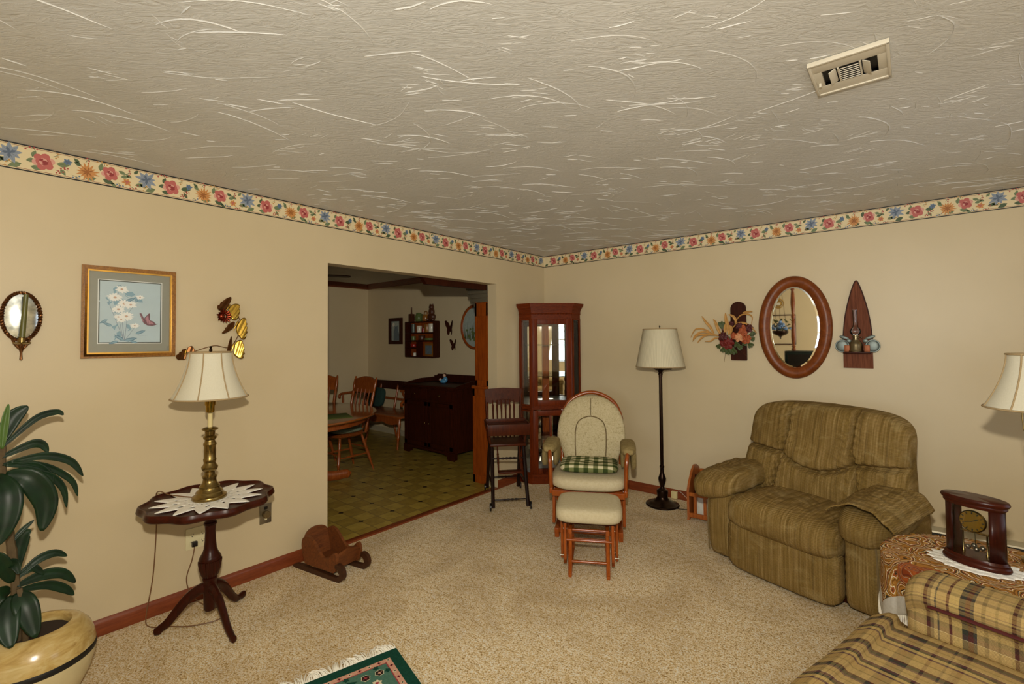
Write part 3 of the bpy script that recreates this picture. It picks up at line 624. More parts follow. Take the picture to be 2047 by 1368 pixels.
# brass butterfly wall sculpture
t = wl_thing('butterfly_wall_sculpture', 'brass and copper butterflies with a daisy on a curved wall sculpture behind the lamp', 'wall sculpture', -3.28, 1.6)
BO = Vector((.001, -3.28, 1.6))
def B3(a, b, out): # photo position on the wall plane -> local
    d = ray(340+a/8.55, 580+b/8.55); k = (out-CAM.x)/d.x; p = CAM+k*d; return Vector((p.y-BO.y, -(p.x-BO.x), p.z-BO.z))
def bwing(pts, axis, d0, d1, mat):
    a, b = axis; vs = []; c = (sum(p[0] for p in pts)/len(pts), sum(p[1] for p in pts)/len(pts))
    def dep(x, y): # further from the body stands further out, with embossed ripples
        ax, ay = b[0]-a[0], b[1]-a[1]; L = hypot(ax, ay); r = abs((x-a[0])*ay-(y-a[1])*ax)/L
        return d0+(d1-d0)*min(1, r/170)+.0009*sin(r/13)
    loop = [(p.x, p.y) for p in smooth([(x, y, 0) for x, y in pts], 3, True)]; n = len(loop); m = 7
    g = G(); vs = []; fs = []
    for i in range(m+1):
        f = i/m
        for (x, y) in loop: X = c[0]+(x-c[0])*f; Y = c[1]+(y-c[1])*f; vs.append(B3(X, Y, dep(X, Y)))
    for i in range(m):
        for q in range(n): fs.append((i*n+q, i*n+(q+1) % n, (i+1)*n+(q+1) % n, (i+1)*n+q))
    g.add(vs, fs); o = g.build('wing', mat, t, 80); md = o.modifiers.new('thick', 'SOLIDIFY'); md.thickness = .0012
def bbody(a, b, d):
    g = G(); p, q = B3(*a, d), B3(*b, d); g.tube([p.lerp(q, f) for f in (0, .2, .6, 1)], [.0025, .0055, .004, .002], 8); g.build('body', 'brass_bright', t)
ax1 = ((1030, 250), (950, 360)); ax2 = ((1170, 520), (1085, 690)); ax3 = ((1095, 910), (1045, 1080)); ax4 = ((280, 1020), (250, 1120))
bwing([(1040, 120), (1000, 125), (950, 150), (900, 190), (860, 215), (845, 250), (810, 265), (805, 300), (830, 340), (880, 355), (940, 350), (970, 300), (1010, 240), (1045, 170)], ax1, .035, .055, 'brown_metal')
bwing([(990, 350), (1040, 270), (1090, 240), (1140, 235), (1185, 255), (1190, 300), (1170, 320), (1195, 345), (1190, 390), (1175, 420), (1180, 450), (1150, 490), (1110, 515), (1050, 490), (1010, 430)], ax1, .035, .055, 'brass_bright')
bwing([(890, 725), (900, 745), (960, 730), (1030, 690), (1085, 640), (1110, 560), (1080, 540), (1040, 560), (990, 590), (970, 630), (940, 650), (935, 680)], ax2, .03, .05, 'brown_metal')
bwing([(1140, 610), (1190, 530), (1230, 480), (1280, 475), (1305, 510), (1300, 550), (1320, 580), (1300, 610), (1325, 640), (1310, 690), (1325, 720), (1295, 760), (1305, 790), (1270, 840), (1230, 840), (1170, 780), (1130, 700)], ax2, .03, .055, 'brass_bright')
bwing([(1045, 790), (1060, 840), (1055, 940), (1040, 1060), (990, 1110), (970, 1060), (990, 950), (1010, 880)], ax3, .03, .06, 'brown_metal')
bwing([(1100, 1000), (1110, 910), (1150, 870), (1200, 850), (1240, 870), (1240, 910), (1265, 930), (1255, 980), (1275, 1010), (1260, 1050), (1280, 1090), (1250, 1110), (1255, 1160), (1200, 1175), (1130, 1140), (1080, 1080)], ax3, .03, .05, 'brass_bright')
bwing([(95, 1140), (110, 1110), (140, 1095), (160, 1060), (190, 1055), (205, 1020), (260, 1005), (285, 1040), (280, 1130), (255, 1190), (180, 1190), (130, 1190)], ax4, .025, .045, 'brown_metal')
bwing([(285, 1060), (295, 1000), (320, 970), (370, 955), (400, 985), (420, 1040), (390, 1100), (310, 1110)], ax4, .025, .045, 'brown_metal')
for a_, d_ in ((ax1, .034), (ax2, .03), (ax3, .03), (ax4, .026)): bbody(a_[0], a_[1], d_+.005)
g = G(); q = g.mark()
for k in range(15):
    a = 2*pi*k/15; L = .046*random.uniform(.85, 1.1)
    g.grid(lambda u, v: ((.012+(L-.012)*u)*cos(a)-(v-.5)*.010*sin(pi*min(1, u*.9+.1))*sin(a)*1.4, -.03-.012*u-.003*cos((v-.5)*3), (.012+(L-.012)*u)*sin(a)+(v-.5)*.010*sin(pi*min(1, u*.9+.1))*cos(a)*1.4), 6, 4)
g.xf(q, Matrix.Translation(B3(885, 450, .02))); o = g.build('daisy_petals', 'copper', t); md = o.modifiers.new('thick', 'SOLIDIFY'); md.thickness = .001
G().sell(B3(890, 450, .06), (.016, .01, .016)).build('daisy_centre', 'copper', t)
g = G(); g.tube(smooth([B3(250, 1110, .012), (-.09, -.01, -.13), (0, -.01, -.14), (.05, -.012, -.06), (.055, -.015, .03), (.0, -.02, .10), (-.02, -.02, .088)], 8), .0022, 6); g.build('wire_branch', 'brown_metal', t)
# outlets
t = wl_thing('wall_outlet', 'cream four-way electrical outlet low on the wall under the lamp table', 'outlet', -3.441, .36)
G().box(-.058, .058, -.007, 0, -.06, .06, .003).build('cover_plate', 'cream_plastic', t)
g = G()
for x in (-.027, .027):
    for z in (-.021, .021):
        G().box(x-.015, x+.015, -.010, -.006, z-.014, z+.014, .004).build('socket_face', 'cream_plastic', t)
for x in (-.027, .027):
    for z in (-.021, .021):
        g = G(); g.box(x-.007, x-.005, -.0106, -.009, z-.001, z+.007); g.box(x+.005, x+.007, -.0106, -.009, z-.001, z+.007); g.lathe([(.0026, -.0003), (.0026, .0003)], (0, 0, 0), 8); g.xf(len(g.v)-18, Matrix.Translation((x, -.0104, z-.007)) @ Euler((pi/2, 0, 0)).to_matrix().to_4x4()); g.build('socket_slots', 'black_plastic', t)
t = wl_thing('night_light', 'small steel wall plate with a round night light right of the lamp table', 'night light', -3.06, .384)
G().box(-.036, .036, -.006, 0, -.058, .066, .002).build('wall_plate', 'steel', t)
g = G(); q = g.mark(); g.lathe([(.024, 0), (.024, .02), (.018, .026), (0, .027)], n=20); g.xf(q, Matrix.Translation((0, -.006, .002)) @ Euler((pi/2, 0, 0)).to_matrix().to_4x4()); g.build('round_cover', 'pewter', t)
G().box(-.008, .006, -.014, -.006, -.034, -.022, .002).build('switch', 'cream_plastic', t)
G().box(-.01, .01, -.012, -.006, .033, .05, .002).build('lens', 'black_plastic', t)
# ================================================================== LAMP TABLE GROUP
TX, TY, TZ = .385, -3.5, .68
t = thing('pedestal_table', 'dark mahogany piecrust pedestal table on three curved legs by the left wall', 'table', (TX, TY, 0))
def scal(a): return 1+.035*cos(10*a)
g = G(); R = .292
prof = [(0, 0, .648), (.9, 0, .648), (.985, 1, .652), (1.01, 1, .662), (1.0, 1, .676), (.985, 1, .688), (.965, 1, .689), (.95, 1, .682), (.93, 1, .676), (.5, 0, .675), (0, 0, .675)]
g.grid(lambda u, v: (lambda i: (lambda p, a: (R*p[0]*(scal(a) if p[1] or p[0] > .8 else 1)*cos(a), R*p[0]*(scal(a) if p[1] or p[0] > .8 else 1)*sin(a), p[2]))(prof[i], 2*pi*u))(round(v*(len(prof)-1))), 100, len(prof)-1, cu=True)
g.build('tabletop', 'mahog_x', t, 50)
PX, PY = -.03, .015   # the pedestal, measured from the top's centre
g = G(); g.lathe([(.0, .09), (.022, .09), (.028, .10), (.030, .23), (.030, .245), (.034, .25), (.034, .258), (.028, .262)], (PX, PY, 0), 24)
g.lathe([(.028, .262), (.036, .272), (.044, .30), (.050, .335), (.050, .35)], (PX, PY, 0), 64, flute=.10, nf=16)
g.lathe([(.050, .35), (.052, .36), (.046, .372), (.036, .39), (.030, .41), (.026, .45), (.024, .50), (.026, .53), (.031, .535), (.031, .545), (.025, .55), (.025, .565), (.032, .57), (.032, .582), (.027, .59), (.028, .62), (.05, .635), (.05, .648)], (PX, PY, 0), 24); g.build('pedestal', 'mahog', t)
for fx, fy in ((.216, -3.698), (.613, -3.455), (.176, -3.245)):
    dx, dy = fx-TX-PX, fy-TY-PY; L = hypot(dx, dy); dx /= L; dy /= L; L -= .01
    pts = [(.02, .205), (.05, .20), (.10, .165), (.15, .105), (.19, .055), (.225, .028), (L-.02, .022), (L+.005, .018)]
    g = G(); g.tube(smooth([(PX+dx*a, PY+dy*a, b) for a, b in pts], 5), [.026]*6+[.023]*10+[.019]*8+[.015]*4+[.016]*4+[.02]*3+[.012], 10, flat=1.0) if 0 else None
    sp = smooth([(PX+dx*a, PY+dy*a, b) for a, b in pts], 5); n = len(sp)
    rad = [(.030-.014*(i/(n-1))**.8) if i < n-9 else .0165+.0035*sin(pi*(i-(n-9))/8) for i in range(n)]; rad[-1] = .01
    g.tube(sp, rad, 10, up=(-dy, dx, 0), flat=.72); g.build('leg', 'mahog', t)
# crocheted doily
g = G()
def doily(g, r0, n, amp, z, seed, sx=1, sy=1, rot=0):
    NU, NV = 240, 22
    def f(u, v):
        a = 2*pi*u; rr_ = r0*v*(1+amp*1.35*v**3*(1-abs(sin(n*a/2)))**.75-amp*.35*v*v); x, y = rr_*cos(a)*sx, rr_*sin(a)*sy
        return (x*cos(rot)-y*sin(rot), x*sin(rot)+y*cos(rot), z+.0012*cos(v*60)+.001*cos(n*a)*v)
    g.grid(f, NU, NV, cu=True)
doily(g, .195, 14, .32, 0, 1)
k = len(g.f)   # open-work holes in the crochet
keep = [i for i, f in enumerate(g.f) if not ((i % 22) in (15, 16) and (i//22) % 17 in (4, 5, 6, 7)) and not ((i % 22) == 11 and (i//22) % 8 < 3)]
g.f = [g.f[i] for i in keep]; g.fm = [0]*len(keep); g.uv = {}
o = g.build('doily', 'lace'); place(o, (TX-.002, TY-.002, TZ+.0005)); md = o.modifiers.new('thick', 'SOLIDIFY'); md.thickness = .002; md.offset = 1
tag(o, 'white crocheted doily with pointed petals under the brass lamp', 'doily')
# brass candlestick lamp
t = thing('table_lamp', 'brass candlestick table lamp with cream bell shade on the pedestal table', 'lamp', (.394, -3.503, TZ+.0046))
zb = 0
g = G(); g.lathe([(0, 0), (.078, 0), (.080, .006), (.077, .014), (.066, .020), (.060, .030), (.061, .036), (.05, .046), (.046, .058), (.047, .064), (.04, .072), (.033, .08), (.030, .098), (.033, .108), (.033, .115), (.025, .122), (.024, .135), (.031, .142), (.037, .152), (.038, .162), (.030, .172), (.026, .182), (.029, .19), (.030, .20), (.027, .206), (.027, .268), (.030, .273), (.030, .282), (.024, .29), (.023, .30), (.030, .306), (.031, .316), (.022, .325), (.024, .345), (.036, .352), (.038, .358), (.026, .364), (.014, .366)], n=36)
g.build('base', 'brass', t)
G().lathe([(.0115, .366), (.0115, .437), (.009, .438)], n=18).build('candle_sleeve', 'candle', t)
g = G(); g.lathe([(.008, .438), (.018, .442), (.021, .452), (.021, .475), (.025, .482), (.025, .52), (.02, .525)], n=20); g.build('socket', 'brass_bright', t)
G().tube([(0, -.024, .5), (0, .022, .5)], .003, 6).build('switch_key', 'black_plastic', t)
g = G(); g.tube(smooth([(-.012, 0, .445), (-.022, 0, .455), (-.026, 0, .48), (-.05, 0, .58), (-.045, 0, .69), (0, 0, .752), (.045, 0, .69), (.05, 0, .58), (.026, 0, .48), (.022, 0, .455), (.012, 0, .445)], 4), .0022, 6); g.build('harp', 'brass', t)
def bell(zb, zt, rb, rt, n=30, pan=8, flare=1.7, drop=.0):
    def r_at(v): return rt+(rb-rt)*((1-v)**flare)
    return r_at
ra = bell(0, 0, .172, .098); zs0, zs1 = .52, .755
def shade(t, zs0, zs1, ra, mat='shade', trim=True, pan=8):
    g = G(); g.grid(lambda u, v: (ra(v)*cos(2*pi*u), ra(v)*sin(2*pi*u), zs0+(zs1-zs0)*v), 64, 20, cu=True)
    o = g.build('lamp_shade', mat, t, 60); md = o.modifiers.new('thick', 'SOLIDIFY'); md.thickness = .003
    if trim:
        g = G()
        for v in (0, 1): g.tube([((ra(v)+.001)*cos(2*pi*i/48), (ra(v)+.001)*sin(2*pi*i/48), zs0+(zs1-zs0)*v) for i in range(48)], .0042, 6, True)
        for k in range(pan):
            a = 2*pi*(k+.22)/pan; g.tube([((ra(v/14)+.002)*cos(a), (ra(v/14)+.002)*sin(a), zs0+(zs1-zs0)*v/14) for v in range(15)], .003, 6)
        g.build('piping', 'shade_trim', o)
        g = G(); 
        for k in range(3): a = 2*pi*k/3; g.tube([(0, 0, zs1-.006), (ra(1)*cos(a), ra(1)*sin(a), zs1-.004)], .0015, 5)
        g.build('spider', 'brass', o)
    return o
shade(t, zs0, zs1, ra)
G().lathe([(0, .748), (.005, .75), (.004, .757), (.008, .763), (.008, .769), (.004, .774), (.007, .781), (.004, .787), (0, .788)], n=14).build('finial', 'bronze', t)
LX, LY = .394, -3.503
def L_(x, y, z): return (x-LX, y-LY, z-TZ-.0035)
g = G(); g.tube(smooth([L_(.34, -3.56, .688), L_(.22, -3.63, .694), L_(.13, -3.655, .7), L_(.085, -3.66, .66), L_(.08, -3.655, .5), L_(.09, -3.67, .25), L_(.10, -3.70, .06), L_(.12, -3.69, .006), L_(.2, -3.62, .005), L_(.28, -3.55, .005), L_(.33, -3.44, .005), L_(.27, -3.38, .005), L_(.19, -3.40, .006), L_(.1, -3.44, .01), L_(.05, -3.48, .06), L_(.03, -3.5, .15), L_(.035, -3.475, .25), L_(.035, -3.463, .32)], 8), .0028, 6); g.build('power_cord', 'cord', t)
g = G(); g.box(-.373-.003, -.355, .028, .056, -.364, -.336, .004); g.build('plug', 'black_plastic', t)

# ================================================================== PLANT
t = thing('potted_dracaena', 'tall dark green strap-leaved plant in a golden glazed pot in the left corner', 'plant', (.385, -4.14, 0))
P0 = Vector((.385, -4.14, 0)); PS = .95
g = G(); g.lathe([(0, 0), (.12, 0), (.15, .02), (.185, .09), (.204, .155), (.206, .172)], n=40); g.m = 1; g.lathe([(.206, .172), (.208, .18), (.207, .19), (.205, .196)], n=40); g.m = 2
g.lathe([(.205, .196), (.200, .225), (.185, .262), (.160, .29), (.135, .302), (.122, .303), (.115, .296), (.112, .27), (0, .27)], n=40); g.deform(0, lambda x, y, z: (x*PS, y*PS, z*1.04)); g.build('pot', ['pot_cream', 'black', 'pot'], t)
g = G(); g.grid(lambda u, v: (.111*v*cos(2*pi*u), .111*v*sin(2*pi*u), .285-.004*v), 36, 10, cu=True); g.build('soil', 'soil', t)
# plant measured against the wall: (y, z) from the photo and a distance x from the wall
def wp(u, v, x): d = ray(u, v); k = (x-CAM.x)/d.x; return CAM+k*d-P0
g = G(); sp = [wp(34, 1232, .385), wp(30, 1150, .385), wp(22, 1090, .38), wp(12, 1030, .375), wp(4, 960, .37), wp(2, 890, .37)]; ss = smooth(sp, 5); ss[0].z = .27
g.tube(ss, [.014+.0022*(i % 3 == 0) for i in range(len(ss))], 8); g.tube(smooth([Vector((.04, -.03, .27)), Vector((.05, -.035, .4)), Vector((.03, -.05, .5))], 5), .010, 7); g.build('cane', 'stem', t)
def leaf(pts, w, mat='leaf', cup=.25, tw=0):
    c = smooth([wp(*p) for p in pts], 6); n = len(c)
    view = (CAM-P0-c[n//2]).normalized(); vs = []; m = 6
    for i, p in enumerate(c):
        u = i/(n-1); T = (c[min(n-1, i+1)]-c[max(0, i-1)]).normalized()
        s_ = T.cross(view+Vector((0, 0, tw))); s_ = s_.normalized() if s_.length > 1e-4 else Vector((0, 0, 1)); nn = s_.cross(T)
        ww = w*(max(.06, sin(pi*min(1, u*.93+.055)))**.75)
        for j in range(m+1): q = j/m*2-1; vs.append(p+s_*ww*q-nn*cup*ww*(1-abs(q)))
    g = G(); g.add(vs, [(i*(m+1)+j, i*(m+1)+j+1, (i+1)*(m+1)+j+1, (i+1)*(m+1)+j) for i in range(n-1) for j in range(m)])
    o = g.build('leaf', mat, t, 60); md = o.modifiers.new('thick', 'SOLIDIFY'); md.thickness = .0012; return o
LV = [([(2, 885, 0.382), (26, 836, 0.368), (56, 812, 0.358)], .028), ([(4, 895, 0.382), (70, 838, 0.358), (112, 824, 0.344), (127, 830, 0.34)], .014), ([(2, 915, 0.382), (60, 889, 0.368), (84, 889, 0.362), (96, 905, 0.358)], .018),
      ([(4, 930, 0.382), (85, 912, 0.368), (140, 922, 0.36), (166, 952, 0.356)], .017), ([(20, 923, 0.384), (90, 932, 0.368), (142, 960, 0.358), (155, 992, 0.356)], .013), ([(10, 930, 0.384), (70, 932, 0.376), (98, 955, 0.372), (100, 988, 0.37)], .018), ([(20, 946, 0.384), (90, 948, 0.376), (125, 975, 0.37), (133, 1015, 0.368)], .014),
      ([(10, 950, 0.42), (60, 958, 0.45), (92, 1005, 0.45), (84, 1062, 0.45)], .043), ([(-6, 950, 0.42), (16, 985, 0.48), (12, 1040, 0.5), (-6, 1092, 0.5)], .042), ([(-2, 880, 0.384), (-30, 840, 0.38), (-70, 830, 0.38)], .03), ([(-4, 910, 0.4), (-40, 905, 0.42), (-80, 940, 0.45)], .03), ([(-2, 940, 0.42), (-40, 960, 0.5), (-60, 1020, 0.52)], .034),
      ([(24, 1165, 0.39), (34, 1110, 0.38), (46, 1072, 0.376), (62, 1060, 0.374)], .026), ([(22, 1085, 0.385), (45, 1060, 0.374), (68, 1040, 0.368)], .010), ([(30, 1160, 0.39), (75, 1120, 0.374), (110, 1106, 0.364), (134, 1112, 0.358)], .017), ([(34, 1155, 0.39), (66, 1136, 0.38), (88, 1150, 0.376)], .014),
      ([(34, 1172, 0.4), (85, 1150, 0.38), (125, 1147, 0.37), (151, 1165, 0.364)], .022), ([(36, 1180, 0.4), (95, 1170, 0.38), (130, 1178, 0.372), (148, 1190, 0.368)], .018), ([(34, 1185, 0.42), (52, 1215, 0.47), (72, 1275, 0.5)], .038), ([(26, 1190, 0.42), (14, 1240, 0.48), (22, 1296, 0.52)], .037),
      ([(24, 1165, 0.4), (6, 1130, 0.42), (-8, 1105, 0.42)], .026), ([(22, 1180, 0.4), (0, 1190, 0.44), (-30, 1230, 0.46)], .026), ([(22, 1150, 0.39), (20, 1128, 0.4), (30, 1130, 0.42), (38, 1148, 0.44)], .018)]
for p, w in LV: leaf(p, w)
leaf([(4, 898, .39), (9, 850, .39), (17, 808, .385)], .013, 'leaf_new', .5)['label'] = 'light green young upright leaf'

# ================================================================== SLED
t = thing('wooden_sleigh', 'rustic brown wooden sleigh planter on the carpet by the doorway edge', 'sleigh', (.255, -2.745, 0), 100)
# local -y = front (into the room); local x = width
for s in (-1, 1):
    x = s*.1
    g = G(); out = smooth([(.215, .0), (-.15, .0), (-.215, .012), (-.245, .05), (-.235, .09), (-.20, .11), (-.17, .105), (-.165, .085), (-.19, .075), (-.205, .055), (-.19, .035), (-.14, .028), (.05, .03), (.2, .03)], 5, True)
    g.prism([(q.x, q.y) for q in out], x-.012, x+.012, 'x'); g.build('runner', 'sled_dark', t)
    g = G(); side = smooth([(-.15, .05), (-.172, .10), (-.165, .155), (-.14, .165), (-.10, .13), (-.045, .118), (.0, .15), (.05, .20), (.10, .222), (.15, .205), (.165, .16), (.15, .09), (.12, .045), (.05, .045), (-.05, .045), (-.12, .045)], 5, True)
    g.prism([(q.x, q.y) for q in side], x*.95-.009, x*.95+.009, 'x'); g.build('side_board', 'sled', t)
top = [(-.085, .065)]+[(.085*cos(a)*-1, .20+.05*sin(a)) for a in (pi*i/12 for i in range(13))]+[(.085, .065)]
g = G(); q = g.mark(); g.prism(top, .115, .133, 'y'); g.xf(q, Matrix.Translation((0, .125, .08)) @ Euler((radians(-14), 0, 0)).to_matrix().to_4x4() @ Matrix.Translation((0, -.125, -.08))); g.build('backrest', 'sled', t)
fr = [(-.086, .055)]+[(-.086+.172*i/10, .145+.022*sin(pi*i/10)) for i in range(11)]+[(.086, .055)]
g = G(); q = g.mark(); g.prism(fr, -.140, -.122, 'y'); g.xf(q, Matrix.Translation((0, -.13, .06)) @ Euler((radians(16), 0, 0)).to_matrix().to_4x4() @ Matrix.Translation((0, .13, -.06))); g.build('front_board', 'sled', t)
G().box(-.078, .078, -.13, .13, .055, .07, .003).build('seat', 'sled', t)

# ================================================================== HIGH CHAIR
t = thing('high_chair', 'antique dark wooden high chair with tray and spindle back beside the curio cabinet', 'high chair', (.27, -1.0, 0), 48)
FL = {}
for nm, s in (('l', -1), ('r', 1)):
    for k, (yt, yb) in enumerate(((-.12, -.30), (.10, .29))):
        g = G(); p0 = (s*.145, yt, .52); p1 = (s*.155, yb, .03)
        g.tube([Vector(p0).lerp(Vector(p1), i/6) for i in range(7)], [.016, .017, .018, .017, .016, .016, .018], 8); o = g.build('leg', 'high_leg', t)
        g = G(); q = g.mark(); g.lathe([(0, -.007), (.02, -.007), (.034, -.006), (.034, .006), (.02, .007), (0, .007)], n=18); g.xf(q, Matrix.Translation((s*.178, yb+.005, .034)) @ Euler((0, pi/2, 0)).to_matrix().to_4x4()); g.tube([(s*.15, yb, .034), (s*.178, yb, .034)], .005, 6); g.build('caster', 'black_plastic', o)
def rung(p0, p1, r=.008, mat='high_leg', name='rung'):
    g = G(); turned(g, p0, p1, [(0, r*.7), (.25, r*.8), (.34, r*1.2), (.38, r*.8), (.44, r*1.3), (.5, r*.9), (.56, r*1.3), (.62, r*.8), (.66, r*1.2), (.75, r*.8), (1, r*.7)], 8); return g.build(name, mat, t)
rung((-.152, -.27, .085), (.152, -.27, .085)); rung((-.15, .2, .15), (.15, .2, .15)); rung((-.148, -.17, .42), (.148, -.17, .42), .01); rung((-.152, -.24, .2), (-.152, .22, .2)); rung((.152, -.24, .2), (.152, .22, .2))
G().box(-.165, .165, -.17, .16, .525, .548, .008).build('seat', 'high', t)
g = G(); g.box(-.105, .105, -.30, -.22, .315, .333, .006); g.build('footrest', 'high', t)
for s in (-1, 1): rung((s*.1, -.16, .525), (s*.1, -.25, .335), .009, 'high', 'footrest_post')
for s in (-1, 1): g = G(); turned(g, (s*.155, .14, .545), (s*.17, .20, .93), [(0, .012), (.2, .014), (.3, .011), (.6, .012), (.75, .015), (.8, .010), (1, .012)], 10); g.build('back_post', 'high', t)
for k in range(6):
    x = -.105+.21*k/5*1.0; g = G(); turned(g, (x*.95, .145, .545), (x, .195, .90), [(0, .007), (.3, .009), (.45, .007), (.7, .008), (.85, .011), (.9, .006), (1, .007)], 8); g.build('spindle', 'high', t)
g = G(); poly = [(-.165, .885)]+[(-.165+.33*i/12, .885-.012*sin(pi*(i % 3)/3)-(.018 if 4 <= i <= 8 else 0)) for i in range(1, 12)]+[(.165, .885), (.185, .99), (.175, 1.008), (0, 1.016), (-.175, 1.008), (-.185, .99)]
q = g.mark(); g.prism(poly, .185, .205, 'y'); g.deform(q, lambda x, y, z: (x, y+.03*(1-(x/.18)**2)+.1*(z-.9), z)); g.build('crest_rail', 'high', t)
g = G()   # pressed scroll carving on the crest
for k in range(7): a = -.06+.02*k; g.tube(smooth([(a, .205-.005, .895), (a+.012, .204, .905), (a+.018, .206, .918), (a+.006, .206, .92)], 4), .0028, 5)
g.build('carving', 'high', t)
for s in (-1, 1):
    g = G(); g.tube(smooth([(s*.165, .17, .72), (s*.185, .10, .725), (s*.19, -.02, .72), (s*.185, -.12, .70)], 5), .014, 8, flat=.7); g.build('armrest', 'high', t)
    g = G(); turned(g, (s*.158, -.1, .545), (s*.186, -.1, .71), [(0, .009), (.4, .013), (.6, .009), (1, .009)], 8); g.build('arm_post', 'high', t)
g = G(); g.box(-.19, .19, -.215, -.195, .632, .73, .004); g.box(-.19, .19, -.20, .03, .70, .716, .003)
for s in (-1, 1): g.box(s*.19-.007, s*.19+.007, -.2, .03, .69, .735, .003)
g.box(-.19, .19, .022, .034, .70, .745, .003); g.build('tray', 'high', t)

# ================================================================== CURIO CABINET
A_, C_ = .483, .182
t = thing('curio_cabinet', 'tall cherry corner curio cabinet with glass doors and glass shelves', 'cabinet', (0, 0, 0))
E0 = .018
def foot(d=0): # plan outline; d grows the front faces
    return [(E0, -E0), (E0, -A_-d), (C_+d*.41, -A_-d), (A_+d, -C_-d*.41), (A_+d, -E0)]
def slab(g, d, z0, z1): g.prism(foot(d), z0, z1, 'z')
g = G(); slab(g, .012, .0, .07); slab(g, .004, .07, .095); g.build('plinth', 'cherry_x', t)
g = G(); slab(g, .004, .76, .80); slab(g, .014, .775, .79); g.build('mid_rail', 'cherry_x', t)
g = G(); slab(g, 0, 1.70, 1.785); n = 7
for i in range(n): slab(g, .004+.038*(i/(n-1))**1.6, 1.765+.012*i, 1.765+.012*(i+1)+.002)
slab(g, .046, 1.85, 1.866)
pe = foot(.004)
for a, b, m in ((pe[1], pe[2], 12), (pe[2], pe[3], 26), (pe[3], pe[4], 12)):
    for i in range(m):
        x = a[0]+(b[0]-a[0])*(i+.5)/m; y = a[1]+(b[1]-a[1])*(i+.5)/m; g.box(x-.005, x+.005, y-.005, y+.005, 1.752, 1.764)
g.build('cornice', 'cherry_x', t)
def post(p, w=.016, ang=0): 
    g = G(); g.box(-w, w, -w, w, .095, 1.71, .002); g.xf(0, Matrix.Translation((p[0], p[1], 0)) @ Euler((0, 0, ang)).to_matrix().to_4x4()); return g
for p, a in (((E0+.016, -A_+.014), 0), ((C_-.004, -A_+.016), radians(22)), ((A_-.016, -C_+.004), radians(22)), ((A_-.014, -E0-.016), 0)): post(p, .017, a).build('post', 'cherry', t)
# mirrored backs against both walls
G().box(E0, E0+.006, -A_+.01, -E0, .09, 1.71).build('back_panel', 'mirror', t); G().box(E0+.006, A_-.01, -E0-.006, -E0, .09, 1.71).build('back_panel', 'mirror', t)
G().prism([(E0+.002, -E0-.06), (E0+.06, -E0-.002), (E0, -E0)], .09, 1.71, 'z').build('corner_post', 'hutch', t)
for z in (.10, .80):
    g = G(); slab(g, -.012, z-.004, z+.004); g.build('shelf_board', 'curio_floor', t)
for z in (.452, 1.101, 1.431):
    g = G(); g.prism([(E0+.01, -E0-.01), (E0+.01, -A_+.03), (C_-.01, -A_+.03), (A_-.03, -C_+.01), (A_-.03, -E0-.01)], z-.003, z+.003, 'z'); g.build('glass_shelf', 'glass_shelf', t)
def facepanel(p, q, z0, z1, st, kind, knob=None, mull=None):
    """frame + pane between plan points p and q"""
    d = Vector((q[0]-p[0], q[1]-p[1], 0)); L = d.length; Mx = Matrix.Translation((p[0], p[1], 0)) @ Euler((0, 0, math.atan2(d.y, d.x))).to_matrix().to_4x4()
    g = G()
    g.box(0, st, -.012, .010, z0, z1, .003); g.box(L-st, L, -.012, .010, z0, z1, .003); g.box(st, L-st, -.010, .010, z0, z0+st*1.1, .003); g.box(st, L-st, -.010, .010, z1-st*1.1, z1, .003)
    if mull:
        for m in mull: g.box(m*L-.012, m*L+.012, -.010, .008, z0+st, z1-st, .003)
    g.xf(0, Mx); o = g.build(kind, 'cherry', t)
    g = G(); g.box(st-.004, L-st+.004, -.002, .001, z0+st, z1-st); g.xf(0, Mx); g.build('pane', 'glass', o)
    if knob: g = G(); g.sell((L-st*.5, -.022, knob), (.007, .009, .007), nu=12, nv=8); g.xf(0, Mx); g.build('knob', 'brass_bright', o)
for z0, z1, kn in ((.80, 1.705, 1.23), (.10, .755, None)):
    facepanel((E0+.02, -A_), (C_-.012, -A_), z0, z1, .012, 'side_panel')
    facepanel((C_+.006, -A_+.008), (A_-.008, -C_-.006), z0, z1, .052, 'door', kn, None if kn else (.45,))
    facepanel((A_, -C_+.012), (A_, -E0-.02), z0, z1, .012, 'side_panel')

